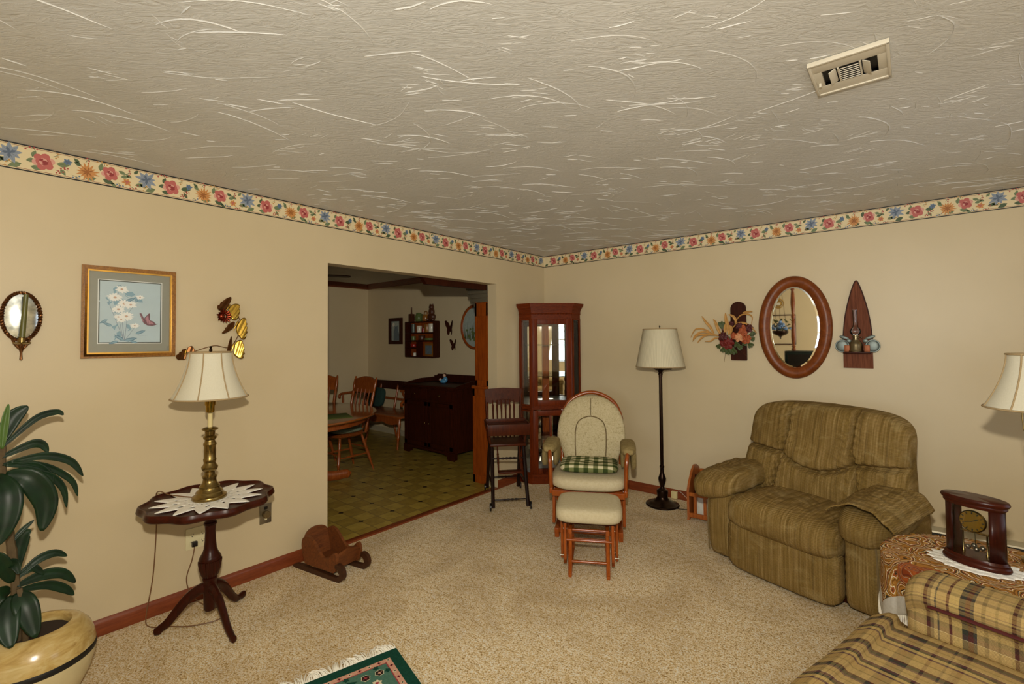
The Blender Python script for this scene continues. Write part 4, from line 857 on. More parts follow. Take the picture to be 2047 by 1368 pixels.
# ================================================================== GLIDER ROCKER
t = thing('glider_rocker', 'glossy wooden glider rocking chair with sage floral cushions', 'rocking chair', (1.2, -1.05, 0), 28)
for s in (-1, 1):
    g = G(); g.box(s*.235-.018, s*.235+.018, -.30, .34, .03, .075, .008); g.box(s*.235-.017, s*.235+.017, -.29, -.23, 0, .035, .006); g.box(s*.235-.017, s*.235+.017, .27, .33, 0, .035, .006)
    g.box(s*.235-.016, s*.235+.016, -.11, -.055, .06, .25, .006, (.12, 0, 0)); g.box(s*.235-.016, s*.235+.016, .06, .115, .06, .25, .006, (-.12, 0, 0)); g.box(s*.235-.018, s*.235+.018, -.16, .17, .235, .275, .008); g.build('base_rail', 'glider', t)
    g = G(); g.box(s*.275-.014, s*.275+.014, -.30, .30, .325, .375, .012); g.box(s*.262-.011, s*.262+.011, -.235, -.195, .09, .35, .005, (-.1, 0, 0)); g.box(s*.262-.011, s*.262+.011, .19, .23, .09, .35, .005, (.1, 0, 0)); g.build('swing_arm', 'glider', t)
    g = G(); g.tube(smooth([(s*.275, -.255, .34), (s*.278, -.275, .42), (s*.28, -.278, .52), (s*.285, -.265, .595), (s*.292, -.21, .628), (s*.295, -.08, .628), (s*.29, .1, .615), (s*.28, .22, .60)], 6), [.026]*43, 10, flat=.62, up=(1, 0, 0)); g.build('armrest', 'glider', t)
    g = G(); g.sell((s*.30, -.05, .645), (.06, .20, .04), .7, .6, (0, 0, 0)); g.sell((s*.338, -.05, .575), (.022, .18, .08), .6, .5); g.sell((s*.262, .0, .57), (.02, .16, .085), .6, .5); g.build('arm_pad', 'armpad', t)
for y in (-.27, .3): g = G(); g.box(-.22, .22, y-.012, y+.012, .035, .07, .006); g.build('cross_rail', 'glider', t)
g = G(); g.box(-.27, .27, -.315, -.285, .315, .362, .010); g.box(-.27, .27, .26, .29, .325, .365, .01); g.box(-.25, .25, -.28, .26, .35, .362); g.build('seat_frame', 'glider', t)
# wooden hoop of the back
def bk(x, h, off=0): # back plane: h measured up the leaning back
    a = radians(15); return (x, .21+off*cos(a)+h*sin(a), .38+h*cos(a)-off*sin(a)*0)
hoop = [(x*.905, h*.985) for x, h in [(-.27, -.02), (-.285, .15), (-.292, .30), (-.28, .45), (-.22, .57), (-.11, .64), (0, .662), (.11, .64), (.22, .57), (.28, .45), (.292, .30), (.285, .15), (.27, -.02)]]
g = G(); g.tube(smooth([bk(x, h, .085) for x, h in hoop], 6), .018, 10, flat=1); g.build('back_hoop', 'glider', t)
for k in range(5): g = G(); x = -.16+.08*k; g.tube([bk(x, 0, .08), bk(x*1.05, .3, .085), bk(x*1.1, .60-abs(x)*.4, .075)], .009, 8); g.build('back_slat', 'glider', t)
def cushion_back(u, v):
    # v up the cushion, u around
    h = .02+.62*v; a = 2*pi*u
    if v < .4: w = .205+.085*(v/.4)**1.3
    else: w = .29*max(0, 1-((v-.4)/.6)**2.6)**.5
    e = min(1, sqrt(max(0, min(v, .16)/.16)), 1)*max(.0, min(1, (1-v)/.12))**.5
    w *= (.88+.12*min(1, v/.08))
    ca, sa = cos(a), sin(a); x = w*math.copysign(abs(ca)**.75, ca); y = .062*e*math.copysign(abs(sa)**.55, sa)
    return bk(x, h, y)
g = G(); g.grid(cushion_back, 44, 34, cu=True); o = g.build('back_cushion', 'glcush', t, 80)
g = G(); g.tube(smooth([bk(x, h, -.0665) for x, h in ((-.125, .13), (-.13, .25), (-.125, .36), (-.09, .43), (0, .462), (.09, .43), (.125, .36), (.13, .25), (.125, .13))], 6), .0042, 6); g.tube(smooth([bk(0, .47, -.0665), bk(0, .56, -.063), bk(0, .615, -.052)], 5), .003, 6); g.build('piping', 'piping', o)
g = G(); g.sell((0, -.055, .415), (.285, .28, .052), .45, .42, nu=60, nv=24); g.deform(0, lambda x, y, z: (x, y-.035*(1-(x/.285)**2)*(1 if y < -.1 else 0)*min(1, (-y-.1)/.15), z)); g.build('seat_cushion', 'ott', t, 80)
g = G(); g.sell((0, 0, .03), (.225, .19, .034), .5, .38, nu=60, nv=20)
def tuft(x, y, z):
    d = sum(exp_(-((x-a)**2+(y-b)**2)/.0022) for a, b in ((-.07, 0), (.07, 0))); return (x, y, z-(.022*d if z > .03 else 0)+.006*sin(x*24+1)*sin(y*20)*(1 if z > .03 else 0))
exp_ = math.exp
g.deform(0, tuft); o = g.build('chair_pad', 'gingham', None, 80); a = radians(28)
place(o, (1.2+.0*cos(a)+.075*sin(a), -1.05-.075*cos(a), .473), 29); o.rotation_euler.x = radians(-2)
tag(o, 'green and cream checked tie-on seat pad on the glider rocker', 'cushion')

# ================================================================== GLIDER OTTOMAN
t = thing('glider_ottoman', 'wooden gliding footstool with a beige cushion in front of the rocker', 'ottoman', (1.535, -1.625, 0), 30)
g = G(); g.sell((0, -.005, .372), (.212, .2, .05), .42, .38, nu=60, nv=24); g.build('cushion', 'ott', t, 80)
g = G(); g.box(-.17, .17, -.15, .15, .31, .328, .005); g.build('cushion_board', 'dark', t)
for s in (-1, 1):
    # sled base side: floor rail, sloping front and rear posts
    g = G(); x = s*.118; g.tube([(x, -.19, .008), (x, -.165, .09), (x, -.11, .26)], .013, 8); g.tube([(x, .19, .008), (x, .165, .09), (x, .11, .26)], .013, 8); g.box(x-.011, x+.011, -.205, .205, 0, .022, .004); g.box(x-.012, x+.012, -.15, .15, .245, .28, .006); g.build('base_side', 'glider', t)
    g = G(); x = s*.15; g.box(x-.009, x+.009, -.15, -.12, .06, .315, .004); g.box(x-.009, x+.009, .12, .15, .06, .315, .004); g.box(x-.009, x+.009, -.15, .15, .06, .088, .004); g.build('swing_side', 'glider', t)
    for y in (-.02, .06):
        g = G(); x = s*.178; g.box(x-.009, x+.009, y-.014, y+.014, .035, .29, .005, (.1 if y < 0 else -.1, 0, 0)); o = g.build('hanger', 'glider', t)
        g = G(); g.tube([(s*.165, y-.012, .06), (s*.192, y-.012, .06)], .004, 8); g.tube([(s*.14, -.1, .262), (s*.165, -.1, .262)], .004, 8); g.build('bolt', 'steel', o)
for p, q in (((-.15, -.135, .205), (.15, -.135, .205)), ((-.118, -.165, .085), (.118, -.165, .085)), ((-.118, .12, .16), (.118, .12, .16)), ((-.118, -.11, .262), (.118, -.11, .262)), ((-.118, .14, .10), (.118, .14, .10))): G().tube([p, q], .0085, 10).build('dowel', 'glider', t)

# ================================================================== FLOOR LAMP
t = thing('floor_lamp', 'bronze floor lamp with a pleated cream drum shade near the right wall', 'lamp', (1.467, -.25, 0))
g = G(); g.lathe([(0, 0), (.14, 0), (.146, .008), (.14, .016), (.12, .02), (.105, .03), (.085, .038), (.06, .05), (.05, .065), (.045, .08), (.047, .10), (.05, .12), (.047, .135), (.022, .15), (.016, .165), (.024, .195), (.033, .225), (.034, .24), (.025, .265), (.017, .29), (.015, .33), (.02, .335), (.02, .35), (.0145, .355)], n=32); g.build('base', 'bronze', t)
g = G(); g.lathe([(.0145, .35), (.0155, .6), (.0155, 1.0), (.0145, 1.16)], n=18); g.build('pole', 'bronze', t)
g = G(); g.lathe([(.0145, 1.16), (.02, 1.165), (.02, 1.175), (.015, 1.18), (.026, 1.2), (.03, 1.205), (.012, 1.21), (.012, 1.27)], n=20)
for k in range(3):
    a = 2*pi*k/3+.5; g.tube([(0, 0, 1.21), (.09*cos(a), .09*sin(a), 1.215)], .007, 6); g.lathe([(0, 1.205), (.02, 1.222), (.022, 1.25), (.016, 1.27)], (.09*cos(a), .09*sin(a), 0), 14)
g.build('lamp_cluster', 'bronze', t)
g = G(); r0, r1, z0, z1 = .212, .146, 1.238, 1.575; g.grid(lambda u, v: ((r0+(r1-r0)*v)*(1+.006*cos(2*pi*90*u))*cos(2*pi*u), (r0+(r1-r0)*v)*(1+.006*cos(2*pi*90*u))*sin(2*pi*u), z0+(z1-z0)*v), 360, 6, cu=False, uvf=lambda u, v: (u, v)); o = g.build('lamp_shade', 'pleat', t, 80)
g = G()
for r_, z in ((r0, z0), (r1, z1)): g.tube([((r_+.001)*cos(2*pi*i/60), (r_+.001)*sin(2*pi*i/60), z) for i in range(60)], .004, 6, True)
g.build('piping', 'shade_trim', o)
g = G(); g.tube([(0, 0, 1.26), (0, 0, 1.58)], .004, 8); g.lathe([(0, 1.57), (.006, 1.575), (.004, 1.59), (.007, 1.6), (0, 1.612)], n=12)
for k in range(3): a = 2*pi*k/3; g.tube([(0, 0, 1.56), (r1*cos(a), r1*sin(a), 1.57)], .002, 5)
g.build('finial', 'bronze', t)
g = G(); g.tube(smooth([(.13, -.03, .006), (.2, .0, .005), (.3, .06, .005), (.36, .15, .006), (.3, .205, .03)], 6), .003, 6); g.build('power_cord', 'black_plastic', t)
t = thing('floor_outlet', 'small cream outlet block with a pale cord on the baseboard behind the floor lamp', 'outlet', (1.49, -.0145, .03))
G().box(-.026, .026, -.03, 0, -.022, .042, .003).build('block', 'candle', t)
G().tube(smooth([(.02, -.016, .04), (.05, -.014, .05), (.11, -.022, .01), (.15, -.02, -.025)], 5), .002, 6).build('cord', 'white_cord', t)
# ================================================================== MAGAZINE RACK
t = thing('magazine_rack', 'orange-brown wooden magazine rack between the floor lamp and the recliner', 'magazine rack', (1.93, -.27, 0), 3)
for s in (-1, 1):
    g = G(); pr = [(-.17, .02), (-.18, .0), (.17, .0), (.17, .02), (.165, .30), (.13, .37), (.06, .405), (0, .41), (-.06, .38), (-.14, .30), (-.18, .24)]
    g.prism(pr, s*.17-.009, s*.17+.009, 'x'); g.build('end_panel', 'rack', t)
for y, zt in ((-.165, .225), (.155, .35)):
    g = G(); g.box(-.162, .162, y-.008, y+.008, zt-.03, zt, .003); g.box(-.162, .162, y-.008, y+.008, .025, .06, .003)
    for k in range(4): x = -.115+.077*k; g.box(x-.012, x+.012, y-.006, y+.006, .06, zt-.03, .002)
    g.build('slatted_side', 'rack', t)
G().box(-.162, .162, -.16, .16, .02, .032).build('bottom', 'rack', t)
g = G(); g.box(-.162, .162, -.008, .008, .032, .33, .003); g.build('divider', 'dark', t)
for k, (x, y, h, m, lb) in enumerate(((-.02, -.085, .20, 'knick_white', 'pale magazine standing in the front of the wooden rack'), (.01, .075, .25, 'knick_white', 'pale magazine standing in the rear of the wooden rack'))):
    g = G(); g.box(-.11, .11, -.006, .006, 0, h, .002); o = g.build('magazine', m); place(o, (1.93+x, -.27+y, .033), 3); tag(o, lb, 'magazine')
# ================================================================== RIGHT WALL
def wr_thing(name, label, cat, x, z): return thing(name, label, cat, (x, -.001, z))      # local -y comes out of the wall
# dark plaque with dried arrangement
t = wr_thing('flower_plaque', 'dark arched wall plaque with corn husks and rust silk flowers', 'wall decoration', 2.07, 1.55)
arch = [(-.06, -.252), (.06, -.252), (.063, -.245)]+[(.062*cos(a), .19+.062*sin(a)) for a in (pi*i/14 for i in range(15))]+[(-.063, -.245)]
G().prism(arch, -.02, 0).build('board', 'dark', t)
g = G(); g.box(-.03, .03, -.045, -.02, -.06, .05, .005); g.build('flower_holder', 'dark', t)
def S(u, v, y=-.05): # place on the plaque, measured in the photo
    d = ray(u, v); k = (y-.001-CAM.y)/d.y; p = CAM+k*d; return Vector((p.x-2.07, y, p.z-1.55))
def C8(a, b): return (1380+a*140/1368, 590+b*140/1368)
def husk(pts, w, y0=-.05, y1=-.075, mat='husk'):
    n = len(pts); c = smooth([S(*C8(*p), y0+(y1-y0)*i/(n-1)) for i, p in enumerate(pts)], 6); m = len(c); vs = []
    for i, p in enumerate(c):
        T = (c[min(m-1, i+1)]-c[max(0, i-1)]).normalized(); s_ = T.cross(Vector((0, 1, .15))).normalized(); ww = w*(sin(pi*(.08+.9*i/(m-1)))**.8)
        vs += [p+s_*ww+Vector((0, -.004, 0)), p+Vector((0, .004, 0)), p-s_*ww+Vector((0, -.004, 0))]
    g.add(vs, [(3*i+j, 3*i+j+1, 3*i+j+4, 3*i+j+3) for i in range(m-1) for j in range(2)])
for pts, w in (([(600, 800), (450, 780), (250, 770), (130, 800), (40, 910)], .009), ([(470, 780), (380, 740), (220, 720), (90, 800), (50, 890)], .008), ([(440, 760), (320, 690), (210, 660), (90, 680), (10, 830)], .007), ([(400, 780), (280, 800), (200, 860), (140, 940)], .008), ([(560, 840), (470, 850), (400, 900), (280, 910)], .007),
               ([(470, 770), (400, 640), (300, 520), (225, 410)], .012), ([(610, 800), (540, 660), (500, 550), (450, 470)], .014), ([(760, 780), (740, 640), (700, 480), (685, 350)], .016), ([(690, 780), (680, 650), (690, 560)], .013), ([(790, 760), (800, 640), (740, 520)], .012),
               ([(880, 560), (890, 500), (840, 420), (750, 375)], .012), ([(830, 640), (920, 560), (1040, 545), (1180, 610), (1300, 745)], .008), ([(900, 500), (980, 400), (1110, 370), (1210, 430), (1190, 580)], .006), ([(1020, 350), (1110, 330), (1220, 325)], .008)):
    g = G(); husk(pts, w); o = g.build('husk_leaf', 'husk', t); md = o.modifiers.new('thick', 'SOLIDIFY'); md.thickness = .001
def blossom(c, r, mat, n=7, layers=3, name='blossom'):
    g = G()
    for L in range(layers):
        rr_ = r*1.4*(1-.27*L)
        for q in range(n-L):
            a = 2*pi*q/(n-L)+.5*L+random.uniform(-.2, .2); e = Matrix.Translation(c+Vector((rr_*.55*cos(a), -.012*L-.004, rr_*.55*sin(a)))) @ Euler((random.uniform(-.5, .5), -a, random.uniform(-.4, .4))).to_matrix().to_4x4()
            k = g.mark(); g.sell((0, 0, 0), (rr_*.5, rr_*.10, rr_*.40), 1, 1, None, 10, 6); g.xf(k, e)
    return g.build(name, mat, t, 80)
for a, b, r, m, nm in ((1040, 690, .033, 'rust_flower', 'rust_blossom'), (950, 830, .028, 'peach_flower', 'peach_blossom'), (1090, 860, .03, 'rust_flower', 'rust_blossom'), (860, 800, .022, 'rust_flower', 'rust_blossom'), (640, 820, .030, 'burg_flower', 'burgundy_blossom'), (740, 950, .036, 'red_flower', 'red_blossom'), (640, 940, .022, 'red_flower', 'red_blossom'), (1140, 650, .026, 'burg_flower', 'burgundy_blossom'), (960, 610, .022, 'burg_flower', 'burgundy_blossom'), (800, 560, .016, 'burg_flower', 'burgundy_blossom')):
    blossom(S(*C8(a, b), -.065), r, m, name='blossom')
g = G()
for a, b, rot, L in ((570, 980, 4.1, .035), (650, 1040, 4.5, .04), (740, 1080, 4.7, .04), (830, 1060, 4.9, .05), (940, 1000, 5.6, .04), (1040, 960, .2, .03), (1170, 780, .3, .03), (1190, 850, -.4, .03), (1150, 950, -.9, .04), (900, 940, 5.0, .04), (620, 620, 1.6, .05), (760, 870, 2.2, .03), (1210, 770, .9, .03)):
    for q in range(3):
        k = g.mark(); g.sell((0, 0, 0), (L*.7, .002, L*.32), 1, 1, None, 10, 6); rr_ = rot+(q-1)*.6
        g.xf(k, Matrix.Translation(S(*C8(a, b), -.058-.003*q)+Vector((cos(rr_), 0, sin(rr_)))*L*.3) @ Euler((.3*(q-1), -rr_, 0)).to_matrix().to_4x4())
g.build('silk_leaves', 'silk_leaf', t, 80)
g = G(); g.tube([S(*C8(690, 1100)), S(*C8(660, 1310))], .0013, 5); g.tube([S(*C8(900, 1020)), S(*C8(1110, 1200), -.04)], .0013, 5); g.tube([S(*C8(640, 600)), S(*C8(620, 510))], .0013, 5)
k = g.mark(); g.sell(S(*C8(635, 660)), (.011, .010, .03), 1, 1, None, 12, 8); g.build('stems', 'knick_brown', t)
# oval wall mirror
t = wr_thing('oval_mirror', 'large oval mirror in a wide brown wooden frame on the right wall', 'mirror', 2.486, 1.573)
RX, RZ, bw = .26, .412, .086
g = G(); pr = [(0, 0), (0, -.012), (.012, -.028), (.04, -.036), (.07, -.024), (bw-.004, -.014), (bw, -.008)]
g.grid(lambda u, v: (lambda p, a: ((RX-p[0])*cos(a), p[1], (RZ-p[0]*1.02)*sin(a)))(pr[round(v*(len(pr)-1))], 2*pi*u), 80, len(pr)-1, cu=True); g.build('frame', 'mirrorwood', t, 60)
G().prism(oval(RX-bw+.004, RZ-bw*1.02+.004, 64), -.008, -.002).build('mirror_glass', 'mirror', t)
g = G(); g.grid(lambda u, v: ((RX-bw-.012*v)*cos(2*pi*u), -.0085-.0012*v, (RZ-bw-.012*v)*sin(2*pi*u)), 64, 1, cu=True); g.build('bevel', 'mirror', t, 10)
# boat-shaped board with an oil lamp
t = wr_thing('boat_shelf_plaque', 'weathered boat-prow shaped wall board with a small shelf', 'wall shelf', 2.898, 1.56)
half = [(.09, -.302), (.089, -.10), (.082, 0), (.07, .10), (.05, .20), (.025, .295), (0, .352)]
pr = half+[(-x, z) for x, z in reversed(half[:-1])]
G().prism(pr, -.02, 0).build('board', 'barn', t)
g = G(); ed = [Vector((x, -.018, z)) for x, z in half[1:]]+[Vector((-x, -.018, z)) for x, z in reversed(half[1:-1])]; g.tube(smooth(ed, 5), .0045, 6); g.build('rim', 'dark', t)
G().box(-.083, .083, -.115, -.02, -.19, -.178, .002).build('shelf', 'dark', t)
SX, SZ = 2.898, 1.56-.178
t = thing('oil_lamp', 'pewter oil lamp with a clear glass chimney on the boat-shaped shelf', 'oil lamp', (SX-.008, -.068, SZ))
g = G(); g.lathe([(0, 0), (.046, 0), (.047, .006), (.043, .012), (.042, .05), (.036, .068), (.022, .085), (.022, .092), (.018, .095), (.018, .11), (.023, .113), (.023, .12), (.016, .125)], n=28); g.tube([(.018, 0, .105), (.034, -.006, .105)], .002, 6); g.sell((.036, -.006, .105), (.003, .006, .006), nu=10, nv=6); g.build('font', 'pewter', t)
g = G(); g.lathe([(.018, .122), (.03, .132), (.036, .15), (.03, .168), (.018, .18), (.015, .2), (.0145, .31)], n=24, cap=False); g.build('chimney', 'glass', t, 80)
for s, lb in ((-1, 'grey-green tin apple with a rust block at the left end of the boat shelf'), (1, 'grey-green tin apple with a rust block at the right end of the boat shelf')):
    t = thing('tin_apple', lb, 'ornament', (SX+s*.066, -.06, SZ), 0, 'tin apples on the boat shelf')
    g = G(); g.sell((s*.026, .01, .042), (.038, .006, .042), 1, 1, (0, 0, 0), 24, 12); g.tube([((s*.026)+.041*cos(a), .004, .042+.044*sin(a)) for a in (2*pi*i/30 for i in range(30))], .004, 6, True); g.build('apple', 'tin', t)
    g = G(); g.sell((s*.012, .0, .105), (.032, .004, .011), 1, 1, (0, -s*.35, 0), 16, 8); g.sell((-s*.016, -.004, .08), (.016, .004, .014), 1, 1, None, 14, 8); g.build('tin_leaf', 'tin', t)
    G().box(-.016-s*.006, .016-s*.006, -.03, -.002, 0, .048, .002).build('block', 'rust_tin', t)
# ================================================================== RECLINER
t = thing('recliner', 'large olive corduroy recliner with puffed arms against the right wall', 'armchair', (2.577, -1.183, 0), -17)
def groove(d, w, depth): return -depth*math.exp(-(d/w)**2)
def bump_noise(x, y, z, s): return s*(sin(x*31+z*9)*sin(z*27+1.3)+.6*sin(x*63+z*41+2))
g = G(); g.sell((0, 0, .70), (.49, .135, .33), .36, .42, None, 260, 170)
def backf(x, y, z):
    h = (z-.37)/.66; y2 = y
    if y < 0:
        s = abs(x)
        seamz = .70-.075*(1-min(1, (x/.22)**2)) if s < .22 else .70+.02*(s-.22)/.25
        y2 += -groove(z-seamz, .014, .055)*1
        y2 -= .028*math.exp(-((z-seamz-.07)/.06)**2)*(1-min(1, (s/.26)**4)) + .02*math.exp(-((z-.55)/.10)**2)
        vs = .22+.05*max(0, (.7-z))/.3 if z < .72 else .22-.02*sin((z-.72)*9)
        y2 += -groove(s-vs, .013, .045)
        # gathered wrinkles fan out from the seams
        wf = math.exp(-((s-vs)/.07)**2); y2 += .006*wf*sin(z*150+s*90)
        y2 += .005*math.exp(-((z-seamz)/.05)**2)*sin(x*120)
        y2 += bump_noise(x, y, z, .0022)
    x2 = x*(1-.05*h)+.012*sin(z*14)*(1 if x > 0 else -1)*abs(x)
    return (x2, y2+.50+.24*(z-.40)*.95+.05*max(0, h-.7), z+.01*(1-(x/.45)**2)*(1 if z > .9 else 0)-(.035*max(0, x) if z > .8 else 0))
g.deform(0, backf); g.build('backrest', 'recl', t, 80)
g = G(); g.sell((0, .235, .37), (.325, .31, .105), .5, .3, None, 140, 70)
def seatf(x, y, z):
    f = max(0, 1-(y+.075)/.14); z2 = z
    if z > .37: z2 += .02*(1-(x/.33)**2)+bump_noise(x, y, y*2, .002)-.02*max(0, (y-.2))
    y2 = y-.015*math.exp(-((z-.36)/.06)**2)*(1 if y < .1 else 0)
    e = abs(abs(x)-.30); z2 += .004*sin(y*130+z*90)*math.exp(-(e/.05)**2)
    return (x, y2, z2-.012*(x/.33))
g.deform(0, seatf); g.build('seat_cushion', 'recl', t, 80)
g = G(); g.sell((0, .02, .178), (.325, .055, .155), .3, .25, None, 70, 40)
g.deform(0, lambda x, y, z: (x, y+.004*sin(z*140+x*40)*math.exp(-((abs(x)-.31)/.03)**2)-.010*(1 if y < .02 else 0)*(1-(x/.34)**2), z)); g.build('footrest', 'recl', t, 80)
for s in (-1, 1):
    xc = s*.405
    g = G(); g.sell((xc, .40, .27), (.088, .385, .25), .22, .3, None, 60, 40)
    g.deform(0, lambda x, y, z: (x+s*.015*sin((z-.02)/.5*pi)*(1 if (x-xc)*s > 0 else .2), y-.012*sin(z*6)*(1 if y < .2 else 0)+.005*sin(z*130+x*30)*math.exp(-((x-(xc-s*.07))/.03)**2)*(1 if y < .1 else 0), z)); g.build('arm_base', 'recl', t, 80)
    g = G()
    if s < 0: g.sell((-.455, .27, .515), (.165, .325, .088), .62, .62, (radians(4), radians(-10), 0), 70, 40)
    else: g.sell((.415, .29, .50), (.135, .325, .085), .62, .62, (radians(6), radians(8), 0), 70, 40)
    g.deform(0, lambda x, y, z: (x, y-.01*sin(x*20), z+bump_noise(x, y, y*1.5, .003)+.004*sin(x*70+y*20)*math.exp(-((y-.55)/.12)**2)-.02*math.exp(-((y+.03)/.06)**2))); g.build('arm_pad', 'recl', t, 80)
g = G()   # loose cover draped over the right arm, with a hanging corner
def cover(u, v):
    y = -.03+.52*u; a = -1.15+2.5*v; x = .415+.152*sin(a)*1.05; z = .50+.10*cos(a)+.03*u
    if a > .9: z -= (a-.9)*.05*(u); x += .03*(a-.9)
    return (x, y+.03*sin(v*5)*(1-u), z+.003*sin(u*40)+.004*sin(v*22+u*9))
g.grid(cover, 50, 40); o = g.build('arm_cover', 'recl', t, 80); md = o.modifiers.new('thick', 'SOLIDIFY'); md.thickness = .006; md.offset = 1
g = G(); g.tube([cover(.04, i/20) for i in range(21)], .003, 5); g.tube([cover(i/20, .93) for i in range(21)], .003, 5); g.build('seam', 'piping', o)
g = G(); g.box(-.40, .40, .14, .70, .0, .06, .01); g.build('base', 'dark', t)
g = G(); g.tube(smooth([(-.485, .02, .06), (-.488, .012, .25), (-.478, .012, .42), (-.44, .012, .49)], 5), .005, 6); g.tube(smooth([(.485, .02, .06), (.488, .012, .25), (.478, .012, .42), (.44, .012, .47)], 5), .005, 6); g.build('piping', 'piping', t)
# ================================================================== END TABLE, CLOTH, CLOCK, LAMP
EX, EY, EZ = 3.42, -1.66, .545
t = thing('end_table', 'dark wooden end table covered by the brown paisley cloth', 'table', (EX, EY, 0))
g = G(); oc = [(.325*cos(a), .325*sin(a)) for a in (pi/8+pi/4*i for i in range(8))]; g.prism(oc, EZ-.025, EZ, 'z'); g.build('tabletop', 'dark', t)
g = G(); g.prism([(x*.85, y*.85) for x, y in oc], EZ-.09, EZ-.025, 'z'); g.build('apron', 'dark', t)
for i in range(4): a = pi/4+pi/2*i; G().box(.24*cos(a)-.02, .24*cos(a)+.02, .24*sin(a)-.02, .24*sin(a)+.02, 0, EZ-.09, .004).build('leg', 'dark', t)
G().prism([(x*.75, y*.75) for x, y in oc], .12, .14, 'z').build('shelf', 'dark', t)
CR = .334; HS = .515
def cl(p, q):   # square cloth (p, q in -HS..HS), corners to the compass points, draped over the top
    a45 = radians(45+8); x, y = p*cos(a45)-q*sin(a45), p*sin(a45)+q*cos(a45); r = hypot(x, y)
    a = math.atan2(y, x); R_ = CR*(1-.02*(1-cos(8*a))/2)
    if r <= R_: return Vector((x, y, EZ+.004))
    d = r-R_; k = R_+.010+.03*d+.012*min(1, d/.1)*sin(a*11+.7)*min(1, d*4); z = EZ+.004-max(0, d-.008)
    if y/r < -.5: k = min(k, R_+.006)
    return Vector((x/r*k, y/r*k, z))
g = G(); NC = 84
def cf(u, v): return cl((u*2-1)*HS, (v*2-1)*HS)
g.grid(cf, NC, NC)
for i, f in enumerate(g.f):
    p, q = abs((i//NC+.5)/NC*2-1), abs((i % NC+.5)/NC*2-1); g.fm[i] = 1 if max(p, q) > .86 else 0
o = g.build('paisley_tablecloth', ['paisley', 'cloth_white'], None, 70); place(o, (EX, EY, 0)); md = o.modifiers.new('thick', 'SOLIDIFY'); md.thickness = .0025
tag(o, 'brown paisley cloth with ivory fringe draped over the end table', 'tablecloth'); cloth = o
g = G(); rr = random.Random(4)
for side in range(4):
    for k in range(110):
        s = -HS+2*HS*(k+.5)/110; p, q = ((s, -HS), (HS, s), (-s, HS), (-HS, -s))[side]; p0 = cl(p, q); r = hypot(p0.x, p0.y); n = Vector((p0.x/r, p0.y/r, 0))
        L = .07*rr.uniform(.8, 1.1); w = rr.uniform(-.012, .012)
        g.tube([p0, p0+Vector((-n.y*w*.5, n.x*w*.5, -L*.5))+n*.002, p0+Vector((-n.y*w, n.x*w, -L))], .0017, 4)
f_ = g.build('fringe', 'fringe', cloth)
g = G(); doily(g, .135, 18, .10, 0, 2, 1.05, .80, radians(-12)); o = g.build('lace_doily', 'lace'); md = o.modifiers.new('thick', 'SOLIDIFY'); md.thickness = .002; md.offset = 1
place(o, (3.385, -1.655, EZ+.0085)); tag(o, 'white lace doily under the wooden anniversary clock', 'doily')
t = thing('mantel_clock', 'oval mahogany glass-fronted clock with brass dial on the paisley cloth', 'clock', (3.388, -1.655, EZ+.0115), -24)
def ell(g, prof, sx=1., sy=.56): g.lathe(prof, n=48, sx=sx, sy=sy)
CWX = .106
g = G(); ell(g, [(0, 0), (CWX, 0), (CWX+.003, .008), (CWX, .016), (CWX-.006, .02), (CWX-.003, .026), (CWX-.010, .036), (0, .036)]); g.build('base', 'mahog_x', t)
g = G(); ell(g, [(0, .236), (CWX-.010, .236), (CWX-.004, .244), (CWX-.006, .250), (CWX, .254), (CWX+.004, .262), (CWX+.001, .27), (CWX-.004, .273), (0, .274)]); g.build('top', 'mahog_x', t)
for s in (-1, 1):
    g = G(); 
    def sd(u, v, s=s):
        a = radians(-52+104*u); return (s*(CWX-.012)*cos(a), (CWX-.012)*.56*sin(a)*1.0, .035+.203*v)
    g.grid(sd, 12, 1); o = g.build('side_panel', 'mahog', t); md = o.modifiers.new('thick', 'SOLIDIFY'); md.thickness = .006
for s in (-1, 1):
    g = G(); g.grid(lambda u, v: (lambda a: ((CWX-.014)*cos(a), s*(CWX-.014)*.56*sin(a)*s*s, .036+.20*v))(s*radians(52+76*u)) if s > 0 else (lambda a: ((CWX-.014)*cos(a), (CWX-.014)*.56*sin(a), .036+.20*v))(-radians(52+76*u)), 24, 1); g.build('glass_panel', 'glass', t, 80)
g = G(); q = g.mark(); g.lathe([(0, 0), (.040, 0), (.044, .003), (.044, .008), (.040, .012), (0, .012)], n=36); g.xf(q, Matrix.Translation((0, -.012, .175)) @ Euler((pi/2, 0, 0)).to_matrix().to_4x4()); d_ = g.build('dial', 'brass_bright', t)
g = G()
for k in range(12):
    a = 2*pi*k/12; q = g.mark(); g.box(-.0018, .0018, -.0256, -.024, .030, .038); g.xf(q, Matrix.Translation((0, 0, .175)) @ Euler((0, a, 0)).to_matrix().to_4x4())
for a, L in ((1.0, .024), (-1.9, .033)): q = g.mark(); g.box(-.0012, .0012, -.0265, -.025, 0, L); g.xf(q, Matrix.Translation((0, 0, .175)) @ Euler((0, a, 0)).to_matrix().to_4x4())
g.build('hands_and_marks', 'black', d_)
g = G(); g.box(-.045, .045, -.012, .008, .125, .132, .002)
for x in (-.038, .038): g.lathe([(.006, .036), (.006, .045), (.003, .05), (.003, .125), (.005, .13)], (x, -.002, 0), 12)
g.tube([(0, -.002, .125), (0, -.002, .075)], .001, 5); g.build('pillars', 'brass', t)
g = G()
for k in range(4): a = pi/2*k+.5; g.sell((.022*cos(a), -.002+.022*sin(a), .066), (.010, .010, .010), nu=14, nv=10)
g.tube([(-.022, -.002, .066), (.022, -.002, .066)], .002, 6); g.tube([(0, -.024, .066), (0, .02, .066)], .002, 6); g.build('pendulum', 'steel', t)
